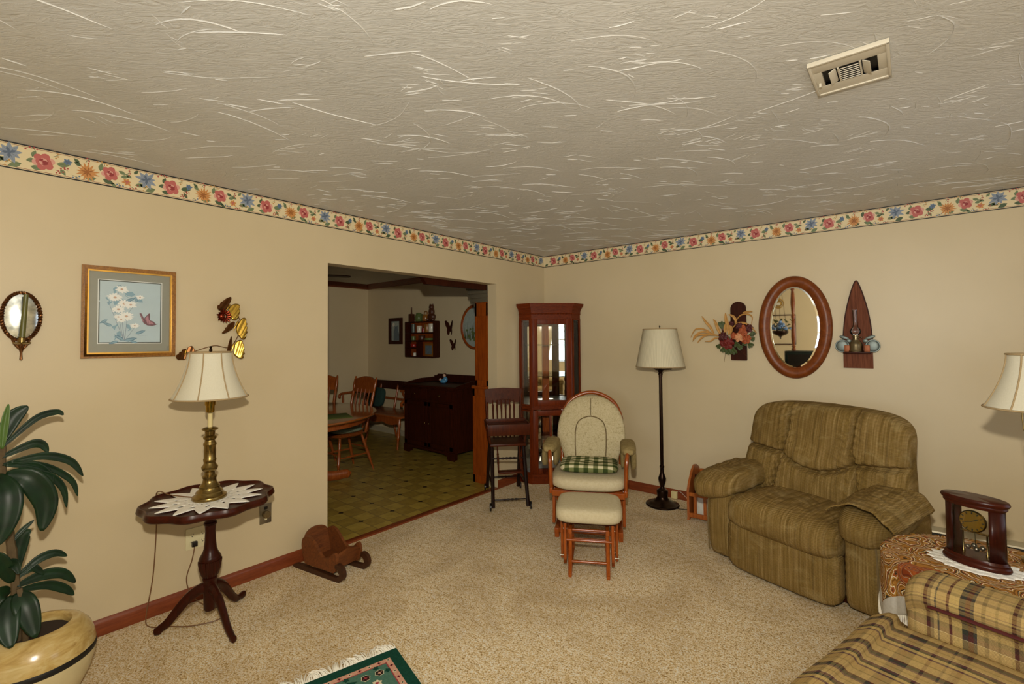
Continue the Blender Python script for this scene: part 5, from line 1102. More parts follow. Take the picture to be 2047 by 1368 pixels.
t = thing('bell_shade_lamp', 'table lamp with cream bell shade at the right edge behind the clock', 'lamp', (3.60, -1.50, EZ+.0095))
g = G(); g.lathe([(0, 0), (.065, 0), (.065, .012), (.05, .02), (.03, .03), (.022, .06), (.04, .11), (.05, .16), (.045, .22), (.025, .28), (.018, .33), (.02, .36), (.012, .38), (.012, .47)], n=28); g.build('base', 'brass', t)
shade(t, .635, .86, bell(0, 0, .165, .09))
g = G(); g.tube(smooth([(0, 0, .46), (-.045, 0, .55), (-.04, 0, .76), (0, 0, .855), (.04, 0, .76), (.045, 0, .55), (0, 0, .46)], 5), .002, 6); g.build('harp', 'brass', t)
# ================================================================== SOFA
t = thing('plaid_sofa', 'tan, maroon and teal plaid sofa in the lower right corner', 'sofa', (3.166, -2.157, 0), -15.7)
# local x = depth (0 at the arm front), local y = toward the recliner
def roll(u, v, y0=0, w=.185):   # arm: x along, profile across
    prof = [(0.004, .04), (0.004, .40), (0.004, .53), (-.022, .565), (-.028, .59), (-.012, .618), (.03, .632), (.09, .634), (.14, .628), (.172, .605), (.18, .575), (.165, .545), (.17, .50), (.17, .04)]
    n = len(prof)-1; i = min(int(v*n), n-1); f = v*n-i; y = prof[i][0]*(1-f)+prof[i+1][0]*f; z = prof[i][1]*(1-f)+prof[i+1][1]*f
    return u, y, z
def arm(y_off):
    U = 40; V = 52
    def f(u, v):
        x, y, z = roll(u, v); e = 0
        x = -.0+.86*u
        # rounded front end
        if u < .06: k = 1-u/.06; y = .08+(y-.08)*(1-.22*k*k); z = z-(.03*k*k if z > .5 else 0)
        return (x, y+y_off, z)
    def uvf(u, v): return (u*.86, v*1.30)
    g = G(); g.grid(f, U, V, uvf=uvf)
    ring = [f(0, i/V) for i in range(V+1)]; c = (0, y_off+.08, .3); g.add([c]+ring, [(0, i, i+1) for i in range(1, V+1)], [(.1, .3)]+[(r[1], r[2]) for r in ring])
    return g.build('arm', 'plaid', t, 80)
a_ = arm(0); arm(-1.95-.18)
g = G(); W_ = .0; g.tube(smooth([(.07, -.018, .556), (.12, -.024, .56), (.4, -.026, .56), (.85, -.026, .56)], 5), .006, 6); g.tube(smooth([(0.09, .172, .60), (.4, .176, .60), (.85, .176, .60)], 5), .006, 6); g.build('welt', 'burg_flower', a_)
for k in range(2):
    y1 = -.006-k*.975; y0 = y1-.965
    def seat(u, v):
        prof = [(.62, .30), (.62, .44), (.5, .463), (.2, .468), (.0, .462), (-.07, .45), (-.115, .42), (-.13, .375), (-.118, .335), (-.08, .305), (.3, .30)]
        n = len(prof)-1; i = min(int(v*n), n-1); f = v*n-i; x = prof[i][0]*(1-f)+prof[i+1][0]*f; z = prof[i][1]*(1-f)+prof[i+1][1]*f
        y = y1+.14*0+(y0-y1)*u; e = min(u, 1-u)/.045
        if e < 1: q = sqrt(max(0, 1-(1-e)**2)); z = .385+(z-.385)*(.55+.45*q); x = .2+(x-.2)*(.96+.04*q)
        # the cushion wraps round in front of the arm
        if k == 0 and x < -.01: y += .09*max(0, 1-u*1.4)*min(1, (-x-.01)/.03)
        return (x, y, z+.004*sin(u*14))
    def suv(u, v): return (u*.965+.12, v*1.62)
    g = G(); g.grid(seat, 50, 60, uvf=lambda u, v: (v*1.62, u*.965)); 
    for uu in (0, 1):
        ring = [seat(uu, i/60) for i in range(61)]; g.add([(.2, ring[0][1], .385)]+ring, [(0, i, i+1) for i in range(1, 61)], [(.3, .1)]+[(i/60*1.62, .0) for i in range(61)])
    o = g.build('seat_cushion', 'plaid_seat', t, 80)
g = G(); g.grid(lambda u, v: (-.06+.0*u, -1.945+1.94*u, .04+.26*v), 4, 2, uvf=lambda u, v: (.26*v, 1.94*u)); g.box(-.06, .80, -1.945, -.005, .05, .298); g.build('base', 'plaid', t)
g = G()
def bk_(u, v):
    prof = [(.62, .30), (.64, .6), (.68, .82), (.75, .87), (.83, .84), (.86, .6), (.86, .05)]; n = 6; i = min(int(v*n), n-1); f = v*n-i
    return (prof[i][0]*(1-f)+prof[i+1][0]*f, -1.95+1.95*u, prof[i][1]*(1-f)+prof[i+1][1]*f)
g.grid(bk_, 30, 36, uvf=lambda u, v: (v*1.4, u*1.95)); g.build('backrest', 'plaid', t, 80)
for x in (.02, .80):
    for y in (.08, -2.05): g = G(); g.box(x-.025, x+.025, y-.025, y+.025, 0, .05, .004); g.build('leg', 'dark', t)
# ================================================================== RUG
c0 = Vector((1.268, -2.977)); dx = (Vector((1.166, -3.353))-c0).normalized()  # along the fringed end
dy = Vector((-dx.y, dx.x)); dy = dy if dy.x > 0 else -dy
RW, RL = 1.2, 1.4
def rug(a, b, z): p = c0+dx*a+dy*b; return (p.x, p.y, z)
t = tag(bpy.data.objects.new('oriental_rug', None), 'dark green bordered oriental rug with ivory fringe at the bottom edge', 'rug'); COL.objects.link(t)
g = G(); g.add([rug(0, 0, 0.001), rug(RW, 0, .001), rug(RW, RL, .001), rug(0, RL, .001), rug(0, 0, .011), rug(RW, 0, .011), rug(RW, RL, .011), rug(0, RL, .011)], [(0, 1, 2, 3), (4, 5, 6, 7), (0, 1, 5, 4), (1, 2, 6, 5), (2, 3, 7, 6), (3, 0, 4, 7)])
RM = ['rug_g', 'rug_f', 'rug_p', 'rug_r', 'rug_c', 'rug_k']
def rpoly(pts, m, z): g.m = m; g.add([rug(min(max(a, .004), RW-.004), min(max(b, .004), RL-.004), z) for a, b in pts], [list(range(len(pts)))])
def rrect(a0, a1, b0, b1, m, z): rpoly([(a0, b0), (a1, b0), (a1, b1), (a0, b1)], m, z)
def rstar(a, b, r, n, m, z, k=.5, ph=0): rpoly([(a+r*(1 if i % 2 == 0 else k)*cos(pi*i/n+ph), b+r*(1 if i % 2 == 0 else k)*sin(pi*i/n+ph)) for i in range(2*n)], m, z)
rrect(.05, RW-.05, .05, RL-.05, 2, .0114); rrect(.075, RW-.075, .075, RL-.075, 3, .0117); rrect(.08, RW-.08, .08, RL-.08, 1, .0120)
rr = random.Random(8)
n = 0
for i in range(26):
    for (a, b) in ((.063+i*.044, .063), (.063, .063+i*.044)):
        if a < RW-.06 and b < RL-.06: rstar(a, b, .011, 4, 3 if i % 2 else 4, .0116+1e-6*i, .5); rstar(a, b, .005, 4, 5, .0121, .6)
    for (a, b) in ((.085+i*.044, .088), (.088, .085+i*.044)):
        if i % 3 == 1 and a < RW-.1: rstar(a, b, .016, 5, 0, .0123, .6)
for i in range(12):
    for j in range(14):
        a, b = .125+i*.062+(.03 if j % 2 else 0), .125+j*.058
        q = (i*3+j*5) % 7
        if q in (0, 1, 3, 4): rstar(a, b, .0225, 6, 4, .0124, .82, .2); rstar(a, b, .0195, 6, 5, .0126, .82, .2); rstar(a, b, .015, 4, 3 if q % 2 else 2, .0128, .25, .3)
        elif q == 2: rstar(a, b, .028, 5, 3, .0124, .6, rr.random()); rstar(a, b, .015, 5, 2, .0126, .6); rstar(a, b, .006, 4, 4, .0128)
        elif q == 5: rstar(a, b, .024, 6, 4, .0124, .7, rr.random()); rstar(a, b, .010, 5, 3, .0126, .6)
        else: rstar(a, b, .026, 3, 0, .0124, .5, rr.random()*6)
g.build('pile', RM, t, flat=True)
def fringe_strands(b_edge, sgn):
    g = G()
    g.add([rug(0, b_edge, .004), rug(RW, b_edge, .004), rug(RW, b_edge-sgn*.012, .008), rug(0, b_edge-sgn*.012, .008)], [(0, 1, 2, 3)])
    for k in range(250):
        a = RW*(k+.5)/250; lean = .028*sin(k*.21)+rr.uniform(-.02, .02); L = rr.uniform(.05, .075)
        g.tube(smooth([rug(a, b_edge+.004*sgn, .008), rug(a+lean*.3, b_edge-sgn*L*.5, .010+rr.uniform(0, .004)), rug(a+lean, b_edge-sgn*L, .004)], 3), .0024, 4)
    return g.build('fringe', 'fringe', t)
fringe_strands(0, 1)
# ================================================================== DINING ROOM
DX, DY = -1.71, -2.17
t = thing('dining_table', 'round honey wooden pedestal dining table through the doorway', 'table', (DX, DY, 0))
g = G(); g.lathe([(0, .715), (.86, .715), (.895, .722), (.91, .735), (.905, .748), (.88, .752), (0, .752)], n=80); g.build('tabletop', 'din_x', t, 30)
g = G(); g.lathe([(.80, .655), (.81, .66), (.81, .715)], n=80, cap=False); o = g.build('apron', 'din', t); md = o.modifiers.new('thick', 'SOLIDIFY'); md.thickness = .02
g = G(); g.lathe([(0, .10), (.12, .10), (.13, .13), (.10, .17), (.075, .24), (.07, .30), (.10, .38), (.115, .44), (.10, .5), (.07, .54), (.09, .58), (.12, .6), (.2, .64), (.2, .7), (0, .7)], n=32); g.build('pedestal', 'din', t)
for a in (68, 158, 248, 338):
    a = radians(a); dx_, dy_ = cos(a), sin(a); g = G()
    sp = smooth([(dx_*r, dy_*r, z) for r, z in ((.06, .24), (.15, .22), (.27, .14), (.38, .075), (.5, .06), (.60, .065), (.645, .04))], 5); g.tube(sp, [.065-.02*i/(len(sp)-1) for i in range(len(sp)-4)]+[.04, .04, .036, .02], 10, up=(-dy_, dx_, 0), flat=.65); g.build('foot', 'din', t)
g = G(); g.grid(lambda u, v: (.23*(u*2-1), .16*(v*2-1), 0), 2, 2); g.box(-.23, .23, -.16, .16, -.0015, .0015, .001); o = g.build('placemat', 'placemat'); place(o, (-1.17, -2.02, .7545), 70); tag(o, 'green placemat on the round dining table', 'placemat')
def make_chair():
    t = thing('dining_chair', '', 'chair'); mt = 'din'
    g = G(); g.sell((0, 0, .435), (.225, .21, .022), .35, .55, None, 36, 12); g.deform(0, lambda x, y, z: (x*(1-.12*(y+.2)/.4), y, z)); g.build('seat', mt, t, 60)
    pf = [(0, .012), (.12, .016), (.2, .021), (.27, .014), (.3, .019), (.33, .014), (.5, .021), (.66, .015), (.7, .019), (.73, .013), (.9, .011), (1, .010)]
    for s in (-1, 1):
        g = G(); turned(g, (s*.16, -.14, .42), (s*.215, -.2, 0), pf); g.build('leg', mt, t); g = G(); turned(g, (s*.14, .15, .42), (s*.20, .27, 0), pf); g.build('leg', mt, t)
    def sp(p, q, r=.011):
        g = G(); turned(g, p, q, [(0, r*.6), (.2, r*.8), (.4, r), (.5, r*1.3), (.6, r), (.8, r*.8), (1, r*.6)], 8); g.build('stretcher', mt, t)
    for s in (-1, 1): sp((s*.187, -.17, .20), (s*.172, .215, .20))
    sp((-.187, -.17, .24), (.187, -.17, .24)); sp((-.17, .21, .26), (.17, .21, .26))
    for s in (-1, 1): g = G(); turned(g, (s*.185, .17, .44), (s*.205, .31, 1.06), [(0, .013), (.1, .018), (.2, .014), (.45, .016), (.7, .019), (.74, .014), (.78, .019), (.9, .018), (.96, .014), (1, .008)]); g.build('back_post', mt, t)
    for k in range(4):
        x = -.12+.08*k; g = G(); turned(g, (x*.9, .175, .445), (x, .275, .92), [(0, .007), (.2, .011), (.45, .008), (.6, .012), (.75, .009), (1, .007)], 8); g.build('spindle', mt, t)
    g = G(); top = [(-.2+.4*i/20, .885-.01*sin(pi*i/20)) for i in range(21)]+[(.2-.4*i/20, 1.03-.012*cos(2*pi*i/20*1.0)*1.2+(.02*sin(pi*i/20))+.015*abs(cos(pi*i/20))) for i in range(21)]
    q = g.mark(); g.prism(top, -.01, .01, 'y'); g.deform(q, lambda x, y, z: (x, y+.275+.22*(z-.92)+.02*(1-(x/.2)**2), z)); g.build('crest_rail', mt, t)
    return t
def dup(root, loc, rotz, label):
    r = root.copy(); COL.objects.link(r); r.location = loc; r.rotation_euler = (0, 0, radians(rotz)); r['label'] = label
    for ch in list(root.children):
        c = ch.copy(); COL.objects.link(c); c.parent = r
    return r
ch = make_chair(); place(ch, (-1.80, -1.46, 0), 2); ch['group'] = 'chairs around the dining table'
ch['label'] = 'honey spindle-back dining chair fully seen behind the round table'
c2 = dup(ch, (-2.36, -1.58, 0), 33, 'honey spindle-back dining chair partly cut off by the doorway edge')
for cx, cy, rz, lb in ((-1.80, -1.46, 2, 'pale green seat cushion on the fully seen dining chair'),):
    g = G(); g.sell((0, 0, 0), (.2, .185, .022), .5, .55, None, 32, 12); o = g.build('seat_cushion', 'seatpad'); place(o, (cx, cy, .481), rz); tag(o, lb, 'cushion')
# bench
t = thing('deacons_bench', 'long dark wooden deacon bench with carved back along the dining wall', 'bench', (-2.96, -.11, 0))
x0, x1 = -.80, .80
G().box(x0, x1, -.31, .20, .415, .445, .01).build('seat', 'din', t)
g = G(); g.prism([(x0+.05, .415)]+[(x0+.05+(x1-x0-.1)*i/40, .345-.03*abs(sin(i*pi/10))) for i in range(41)]+[(x1-.05, .415)], -.285, -.265, 'y'); g.build('apron', 'din', t)
pf = [(0, .02), (.1, .018), (.2, .026), (.3, .017), (.5, .028), (.62, .018), (.66, .024), (.7, .016), (.9, .014), (1, .012)]
for x in (x0+.05, .02, x1-.05):
    for ya, yb in ((-.26, -.32), (.15, .22)): g = G(); turned(g, (x, ya, .415), (x+(.03 if x > .3 else -.03 if x < -.3 else 0), yb, 0), pf); g.build('leg', 'din', t)
G().prism([(x0, .73), (x1, .73), (x1, .85), (0, .86), (x0, .85)], .25, .275, 'y').build('crest_rail', 'dark', t)
for x in (x0+.02, -.42, 0.02, .46, x1-.02): g = G(); turned(g, (x, .18, .44), (x, .262, .80), [(0, .016), (.2, .02), (.5, .015), (.8, .019), (1, .015)]); g.build('back_post', 'din', t)
g = G(); g.box(x0, x1, .235, .255, .565, .60, .004); g.build('mid_rail', 'din', t)
for xc in (-.64, .24):
    g = G(); poly = [(-.17, .73), (.17, .73), (.15, .69), (.12, .70), (.10, .66), (.05, .60), (0, .575), (-.05, .60), (-.10, .66), (-.12, .70), (-.15, .69)]
    g.prism([(x+xc, z) for x, z in poly], .24, .258, 'y'); g.build('carved_splat', 'din', t)
    g = G()
    for a_, b_ in ((-.03, .69), (.03, .69), (0, .66)): k = g.mark(); g.lathe([(.014, -.001), (.014, .001)], n=12); g.xf(k, Matrix.Translation((xc+a_, .2385, b_)) @ Euler((pi/2, 0, 0)).to_matrix().to_4x4())
    g.build('cutout', 'wall', t)
for s, x in ((-1, x0), (1, x1)):
    g = G(); g.tube(smooth([(x, .24, .66), (x, .05, .66), (x, -.15, .655), (x, -.24, .645), (x, -.27, .61), (x, -.25, .59)], 5), .020, 8); turned(g, (x, -.2, .44), (x, -.2, .65), [(0, .014), (.5, .02), (1, .012)]); g.build('armrest', 'din', t)
for px, pw, rz, lb, m in ((-3.30, .17, 4, 'dark teal square pillow at the far end of the dining bench', 'greenbelt'), (-2.36, .16, -6, 'blue-green pillow at the cabinet end of the dining bench', 'greenbelt')):
    g = G(); g.sell((0, 0, 0), (pw, .05, .15), .55, .5, None, 40, 20); o = g.build('pillow', m); place(o, (px, .005, .602), rz); o.rotation_euler.x = radians(-13); tag(o, lb, 'pillow', 'pillows on the dining bench')
# dry sink cabinet
t = thing('dry_sink_cabinet', 'very dark low wooden cabinet with doors and raised back against the dining wall', 'cabinet', (-1.6, -.09, 0))
w, d0, d1 = .5, -.28, .27
g = G(); g.box(-w, w, d0, d1, .09, .88, .004); g.build('body', 'dark', t)
G().box(-w-.02, w+.02, d0-.02, d1, .88, .905, .006).build('top', 'dark', t)
for s in (-1, 1): G().prism([(d0-.01, .905), (d1, .905), (d1, .965), (.0, .96), (d0+.08, .93)], s*(w+.005)-.01, s*(w+.005)+.01, 'x').build('gallery_side', 'dark', t)
G().prism([(-w, .905), (w, .905), (w, .985), (w-.05, .985), (w-.08, 1.01), (-w+.08, 1.01), (-w+.05, .985), (-w, .985)], d1-.02, d1, 'y').build('back_board', 'dark', t)
for x in (-w+.03, w-.09):
    for y in (d0+.01, d1-.07): g = G(); g.box(x, x+.06, y, y+.06, 0, .09, .006); g.build('foot', 'dark', t)
G().prism([(-w, 0), (-w+.12, 0), (-w+.14, .05), (-w+.2, .07), (w-.2, .07), (w-.14, .05), (w-.12, 0), (w, 0), (w, .10), (-w, .10)], d0-.014, d0-.001, 'y').build('skirt', 'dark', t)
for s in (-1, 1):
    xa, xb = (-w+.03, -.01) if s < 0 else (.01, w-.03)
    g = G(); g.box(xa, xb, d0-.016, d0-.001, .72, .86, .004); o = g.build('drawer', 'dark', t)
    g = G(); g.sell(((xa+xb)/2, d0-.026, .79), (.012, .014, .012), nu=12, nv=8); g.build('knob', 'brass', o)
    g = G(); g.box(xa, xb, d0-.012, d0-.001, .12, .69, .003); frame2_ = [(xa, xa+.05, .12, .69), (xb-.05, xb, .12, .69), (xa, xb, .12, .17), (xa, xb, .64, .69)]
    for a_, b_, c_, e_ in frame2_: g.box(a_, b_, d0-.020, d0-.010, c_, e_, .002)
    o = g.build('door', 'dark', t); g = G(); g.sell((xb-.03 if s < 0 else xa+.03, d0-.03, .42), (.011, .013, .011), nu=12, nv=8); g.build('knob', 'brass', o)
t = thing('ceramic_figurine', 'small blue and pale ceramic figurine on top of the dark cabinet', 'figurine', (-1.67, -.05, .9065), 20)
g = G(); g.sell((0, 0, .03), (.05, .032, .03), .8, 1, None, 20, 12); g.sell((.03, 0, .05), (.035, .028, .04), 1, 1, None, 18, 12); g.build('blue_body', 'doll_blue', t); g = G(); g.sell((.02, -.005, .105), (.022, .022, .025), nu=16, nv=12); g.sell((-.04, -.01, .05), (.02, .015, .018), nu=12, nv=10); g.build('pale_head', 'doll_skin', t); g = G(); g.sell((.022, .004, .118), (.024, .022, .018), nu=16, nv=10); g.build('brown_hair', 'knick_brown', t)
# hutch end at the right of the doorway
t = thing('china_hutch', 'tall warm brown wooden hutch seen end-on at the right of the doorway', 'hutch', (-.245, -.32, 0))
g = G(); g.box(-.115, .10, -.48, .46, .0, .98, .004); g.build('lower_case', 'dark' if 0 else 'hutch', t)
G().box(-.125, .105, -.495, .47, .98, 1.01, .006).build('counter', 'hutch', t)
g = G(); g.box(-.085, .10, -.47, .45, 1.01, 1.98, .004); g.build('upper_case', 'hutch', t)
g = G()
for (a_, b_, c_, e_, dd) in ((-.115, -.085, .0, .98, .486), (.07, .10, .0, .98, .486), (-.115, .1, 0, .08, .486), (-.115, .1, .9, .98, .486), (-.085, -.06, 1.01, 1.98, .476), (.075, .10, 1.01, 1.98, .476), (-.085, .1, 1.01, 1.07, .476), (-.085, .1, 1.74, 1.88, .476)): g.box(a_, b_, -dd, -.46, c_, e_, .002)
g.build('end_frame', 'hutch', t)
g = G()
for i in range(5): g.box(-.085-.022*(i+1), .10, -.47-.008*i, .46, 1.84+.045*i, 1.84+.045*(i+1), .004)
g.build('cornice', 'hutch_grey', t)
g = G(); g.box(-.098, -.086, -.465, .45, 1.06, 1.82, .002); g.build('door', 'hutch', t); g = G(); g.box(-.101, -.098, -.44, .42, 1.1, 1.78); g.build('door_glass', 'glass', t)
# pictures, shelf and butterflies on the dining wall
def dn(name, label, cat, x, z, group=None): return thing(name, label, cat, (x, YN-.001, z), 0, group)
t = dn('cat_picture', 'small dark framed print of a grey cat on the dining wall', 'picture', -3.083, 1.642)
g = G(); pframe(g, .115, .155, .168, .208, -.03, 0); g.build('frame', 'dark', t)
g = G(); g.box(-.116, .116, -.008, -.002, -.156, .156); g.m = 1
def fl_(pts, y=-.0085): g.add([(a, y, b) for a, b in pts], [list(range(len(pts)))])
fl_([(-.06, -.15), (.09, -.15), (.085, -.05), (.05, .03), (.045, .09), (.02, .07), (-.01, .07), (-.03, .09), (-.035, .03), (-.055, -.03)]); g.m = 2; fl_([(-.06+.03*cos(a), .10+.03*sin(a)) for a in (2*pi*i/14 for i in range(14))], -.0083); g.build('print', ['cat_bg', 'cat', 'knick_white'], t, flat=True)
t = dn('wall_knick_knack_shelf', 'dark wooden wall shelf of small knick-knacks in the dining room', 'shelf', -2.375, 1.505)
hw, hh, dp = .325, .26, .12
for s in (-1, 1): G().box(s*hw-.008, s*hw+.008, -dp, 0, -hh, hh, .002).build('side', 'dark', t)
LVZ = [-hh, -.02, .095, hh]
for z in LVZ: g = G(); g.box(-hw, hw, -dp, 0, z-.008, z+.008, .002); g.build('shelf_board', 'dark', t)
g = G(); g.box(-.06, -.048, -dp, 0, -hh, -.02); g.box(-hw, -.055, -dp, 0, -.135, -.123); g.build('divider', 'dark', t)
g = G(); g.box(-hw, hw, -.006, 0, -hh, hh); g.build('back', 'hutch', t)
def knick(x, z, label, cat, name, fn, m):
    g = G(); fn(g); o = g.build(name, m); place(o, (-2.375+x, YN-.06, 1.505+z+.0085)); tag(o, label, cat, 'knick-knacks on the dining wall shelf'); return o
knick(-.245, hh, 'brown pottery bottle with a thin neck at the left on top of the wall shelf', 'bottle', 'bottle', lambda g: (g.box(-.035, .035, -.035, .035, 0, .12, .008), g.lathe([(.018, .12), (.012, .13), (.011, .22), (0, .222)], n=12)), 'knick_brown')
def jug(g): g.lathe([(0, 0), (.045, 0), (.06, .03), (.062, .07), (.045, .105), (.038, .12), (.042, .13), (0, .13)], n=24); g.tube(smooth([(.05, 0, .1), (.09, 0, .10), (.09, 0, .05), (.06, 0, .035)], 5), .007, 6)
knick(-.07, hh, 'green pottery jug standing second from left on top of the wall shelf', 'jug', 'jug', jug, 'knick_green')
knick(.085, hh, 'amber pottery jug standing beside the brown bear figure on the wall shelf', 'jug', 'jug', lambda g: (g.lathe([(0, 0), (.04, 0), (.052, .03), (.05, .07), (.035, .1), (0, .10)], n=20), g.tube(smooth([(-.03, 0, .09), (-.02, 0, .14), (.03, 0, .14), (.04, 0, .08)], 5), .007, 6)), 'knick_amber')
knick(.22, hh, 'brown seated bear-shaped figure at the right on top of the wall shelf', 'figurine', 'bear_figure', lambda g: (g.sell((0, 0, .06), (.075, .05, .06), 1, 1, None, 18, 12), g.sell((0, 0, .13), (.05, .042, .07), 1, 1, None, 18, 12), g.sell((0, 0, .20), (.04, .038, .04), 1, 1, None, 16, 12), g.sell((-.03, 0, .235), (.014, .01, .014), 1, 1, None, 10, 8), g.sell((.03, 0, .235), (.014, .01, .014), 1, 1, None, 10, 8), g.sell((-.06, -.02, .02), (.025, .03, .02), 1, 1, None, 10, 8), g.sell((.06, -.02, .02), (.025, .03, .02), 1, 1, None, 10, 8)), 'knick_brown')
def can(r, h): return lambda g: g.lathe([(0, 0), (r, 0), (r*1.05, .005), (r, .01), (r, h-.01), (r*1.05, h-.005), (r, h), (0, h)], n=20)
for x, z, r, h, m, lb in ((-.2, .095, .03, .13, 'tin', 'dark blue tall tin at the left of the top shelf bay'), (-.06, .095, .04, .10, 'knick_white', 'white patterned mug at the middle of the top shelf bay'), (.04, .095, .03, .06, 'knick_red', 'small red mug in the middle of the top shelf bay'), (.12, .095, .04, .12, 'knick_amber', 'amber jar right of the red mug on the shelf'), (.22, .095, .045, .125, 'knick_white', 'pale banded tin at the right of the top shelf bay')): knick(x, z, lb, 'jar', 'jar', can(r, h), m)
for x, z, r, h, m, lb in ((-.2, -.02, .035, .06, 'knick_green', 'green dish at the left of the second shelf bay'), (.0, -.02, .05, .07, 'knick_brown', 'brown pot in the middle of the second shelf bay'), (.17, -.02, .07, .03, 'knick_green', 'low green bowl at the right of the second shelf bay'), (-.19, -.123, .05, .05, 'knick_red', 'red box-like tin in the small left shelf bay'), (-.17, -hh, .025, .05, 'knick_white', 'tiny white cup at the bottom left of the wall shelf')): knick(x, z, lb, 'ornament', 'ornament', can(r, h), m)
g = G(); g.box(-.09, .09, -.01, .01, 0, .19, .003); g.m = 1; g.box(-.07, .07, -.0115, -.009, .03, .16); o = g.build('small_picture', ['knick_amber', 'cat']); place(o, (-2.375+.15, YN-.05, 1.505-hh+.0085)); tag(o, 'small framed picture standing in the lower right shelf bay', 'picture')
def dbfly(x, z, s, label):
    t = dn('wall_butterfly', label, 'wall ornament', x, z, 'dark butterflies on the dining wall')
    for k in (-1, 1):
        up = [(.0, .1), (.25, .75), (.55, 1.05), (.72, .95), (.62, .45), (.40, .0), (.46, -.3), (.36, -.72), (.2, -.75), (.06, -.25)]
        g = G(); g.prism([(k*a*s, b*s) for a, b in up], -.004, .0, 'y'); g.deform(0, lambda x, y, z: (x, y-.01-abs(x)*.45, z)); g.build('wing', 'dark', t)
    g = G(); g.tube([(0, -.012, -.4*s), (0, -.014, 0), (0, -.012, .5*s)], [.004, .009, .005], 8); g.build('body', 'dark', t)
dbfly(-1.80, 1.65, .115, 'larger dark metal butterfly right of the wall shelf'); dbfly(-1.725, 1.41, .09, 'smaller dark metal butterfly below the larger one')
t = dn('oval_picture', 'oval framed garden print partly hidden behind the hutch', 'picture', -1.33, 1.665)
g = G(); pr = [(0, 0), (0, -.014), (.015, -.024), (.035, -.014), (.04, -.006)]; g.grid(lambda u, v: (lambda p, a: ((.265-p[0])*cos(a), p[1], (.305-p[0])*sin(a)))(pr[round(v*4)], 2*pi*u), 60, 4, cu=True); g.build('frame', 'hutch', t, 60)
g = G(); g.prism(oval(.228, .268, 48), -.007, -.001); g.m = 1
rr = random.Random(3)
for k in range(26): a_ = rr.uniform(-.19, .1); L = rr.uniform(.06, .26); g.add([(a_-.006, -.0073-k*1e-5, -.16), (a_+.006, -.0073-k*1e-5, -.16), (a_+rr.uniform(-.03, .03), -.0073-k*1e-5, -.16+L)], [(0, 1, 2)])
g.m = 2
for k in range(16): a_, b_ = rr.uniform(-.16, .1), rr.uniform(-.18, -.02); g.add([(a_+.02*cos(q), -.0078-k*1e-5, b_+.016*sin(q)) for q in (2*pi*i/9 for i in range(9))], [list(range(9))])
g.build('print', ['cat_bg', 'silk_leaf', 'knick_green'], t, flat=True)
# ceiling fan
t = thing('ceiling_fan', 'dark ceiling fan over the round dining table', 'ceiling fan', (DX, DY, H))
g = G(); g.lathe([(0, -.32), (.05, -.31), (.1, -.28), (.11, -.22), (.08, -.19), (.02, -.17), (.018, -.06), (.06, -.04), (.065, 0), (0, 0)], n=28); g.build('motor', 'bronze', t)
for k in range(5):
    a_ = radians(66+72*k); g = G(); q = g.mark(); g.box(.10, .20, -.02, .02, -.262, -.255, .002); g.prism([(.17, -.055), (.6, -.075), (.64, -.05), (.65, 0), (.64, .05), (.6, .075), (.17, .055)], -.255, -.247, 'z'); g.xf(q, Euler((radians(7), 0, 0)).to_matrix().to_4x4() if 0 else Matrix.Rotation(a_, 4, 'Z')); g.build('blade', 'dark', t)

# ================================================================== SEEN IN THE MIRROR: the other end of the room
def turned_post(x, y, z0, z1):
    t = thing('turned_post', 'turned brown wooden divider post reflected in the oval mirror', 'post', (x, y, 0))
    g = G(); h = z1-z0; pf = [(0, .035), (.03, .035), (.04, .02), (.06, .034), (.08, .02), (.1, .026), (.2, .036), (.35, .03), (.42, .02), (.44, .034), (.46, .02), (.5, .034), (.53, .02), (.56, .024), (.7, .036), (.84, .026), (.88, .02), (.9, .034), (.93, .02), (.95, .035), (1, .035)]
    turned(g, (0, 0, z0), (0, 0, z1), pf, 14); g.build('post', 'mirrorwood', t)
turned_post(1.655, -5.0, 1.262, 2.435)
t = thing('television', 'dark box television reflected at the bottom of the oval mirror', 'television', (1.80, -5.08, 0))
G().box(-.27, .34, -.2, .2, .55, 1.26, .02).build('casing', 'tv', t); G().box(-.3, .37, -.25, .25, .0, .55, .01).build('stand', 'dark', t); G().box(-.22, .28, .195, .204, .62, 1.2, .004).build('screen', 'black_plastic', t)
t = thing('far_wall_picture', 'thin dark framed picture on the far wall seen in the oval mirror', 'picture', (1.275, YS+.001, 1.64), 180)
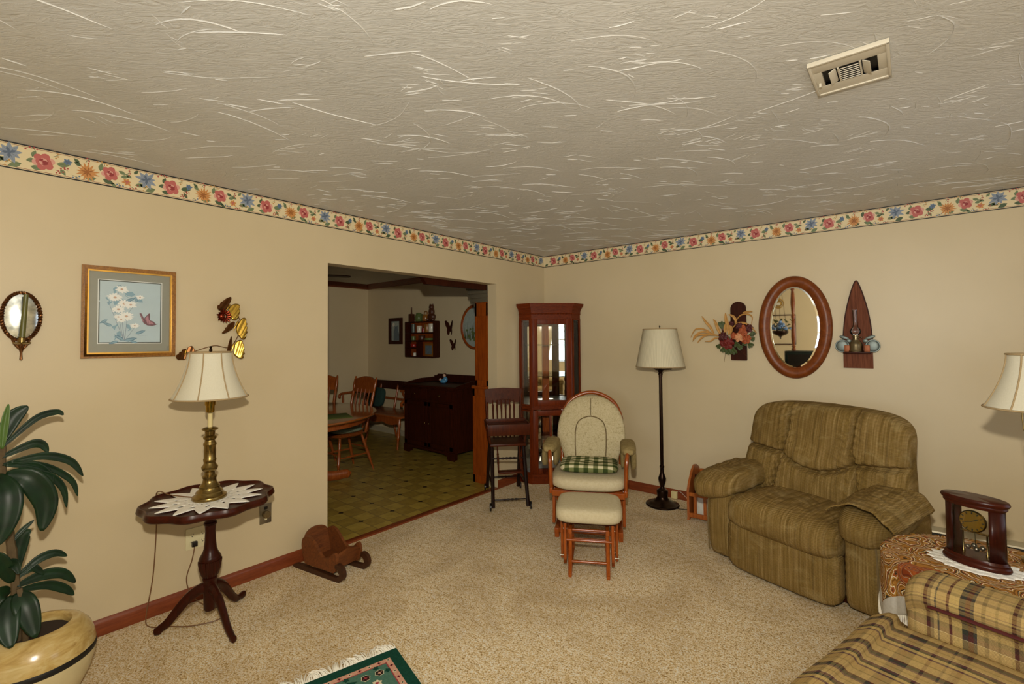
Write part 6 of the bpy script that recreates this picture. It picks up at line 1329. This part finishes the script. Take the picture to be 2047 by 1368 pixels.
g = G(); pframe(g, .205, .275, .225, .295, -.02, 0); g.build('frame', 'dark', t); G().box(-.21, .21, -.006, -.002, -.28, .28).build('print', 'wall', t)
t = thing('hanging_flower_bowl', 'brass hanging bowl of blue silk flowers seen in the oval mirror', 'hanging planter', (1.40, -5.3, 1.60))
g = G(); g.lathe([(0, -.14), (.012, -.13), (.015, -.1), (.04, -.085), (.10, -.06), (.13, -.02), (.125, .01), (.11, .012), (.0, 0)], n=28); g.build('bowl', 'bronze', t)
g = G()
for k in range(3): a_ = 2*pi*k/3+.3; g.tube([(.12*cos(a_), .12*sin(a_), 0), (.02*cos(a_), .02*sin(a_), .83)], .003, 5)
g.build('chain', 'bronze', t)
rr = random.Random(9)
g = G()
for k in range(60): a_, r_ = rr.uniform(0, 6.28), rr.uniform(0, .16); q = g.mark(); g.sell((0, 0, 0), (.025, .025, .016), 1, 1, None, 8, 5); g.xf(q, Matrix.Translation((r_*cos(a_), r_*sin(a_), .05+rr.uniform(-.02, .10)*(1.3-r_*5))))
g.build('blue_flowers', 'blue_silk', t, 80)
g = G()
for k in range(50): a_, r_ = rr.uniform(0, 6.28), rr.uniform(.05, .2); q = g.mark(); g.sell((0, 0, 0), (.03, .004, .012), 1, 1, None, 8, 5); g.xf(q, Matrix.Translation((r_*cos(a_), r_*sin(a_), .06+rr.uniform(-.05, .16))) @ Euler((rr.uniform(-1, 1), rr.uniform(-1, 1), a_)).to_matrix().to_4x4())
g.build('leaves', 'silk_leaf', t, 80)
t = thing('straw_nest', 'golden straw nest hung above the blue flowers in the oval mirror', 'wall ornament', (1.385, -5.28, 2.1))
g = G()
for k in range(40): a_ = rr.uniform(0, 6.28); tl = rr.uniform(-.5, .5); g.tube([((.08+.01*sin(3*b_+k))*cos(b_)*cos(tl*.5), .03*sin(b_*2+k)*1.0, (.08+.01*cos(2*b_+k))*sin(b_)) for b_ in (a_+3.5*i/12 for i in range(13))], .004, 5)
g.sell((0, 0, 0), (.06, .03, .06), 1, 1, None, 18, 12); g.build('straw', 'straw', t); G().box(-.03, .03, .03, .036, -.035, .015).build('tag', 'knick_white', t)
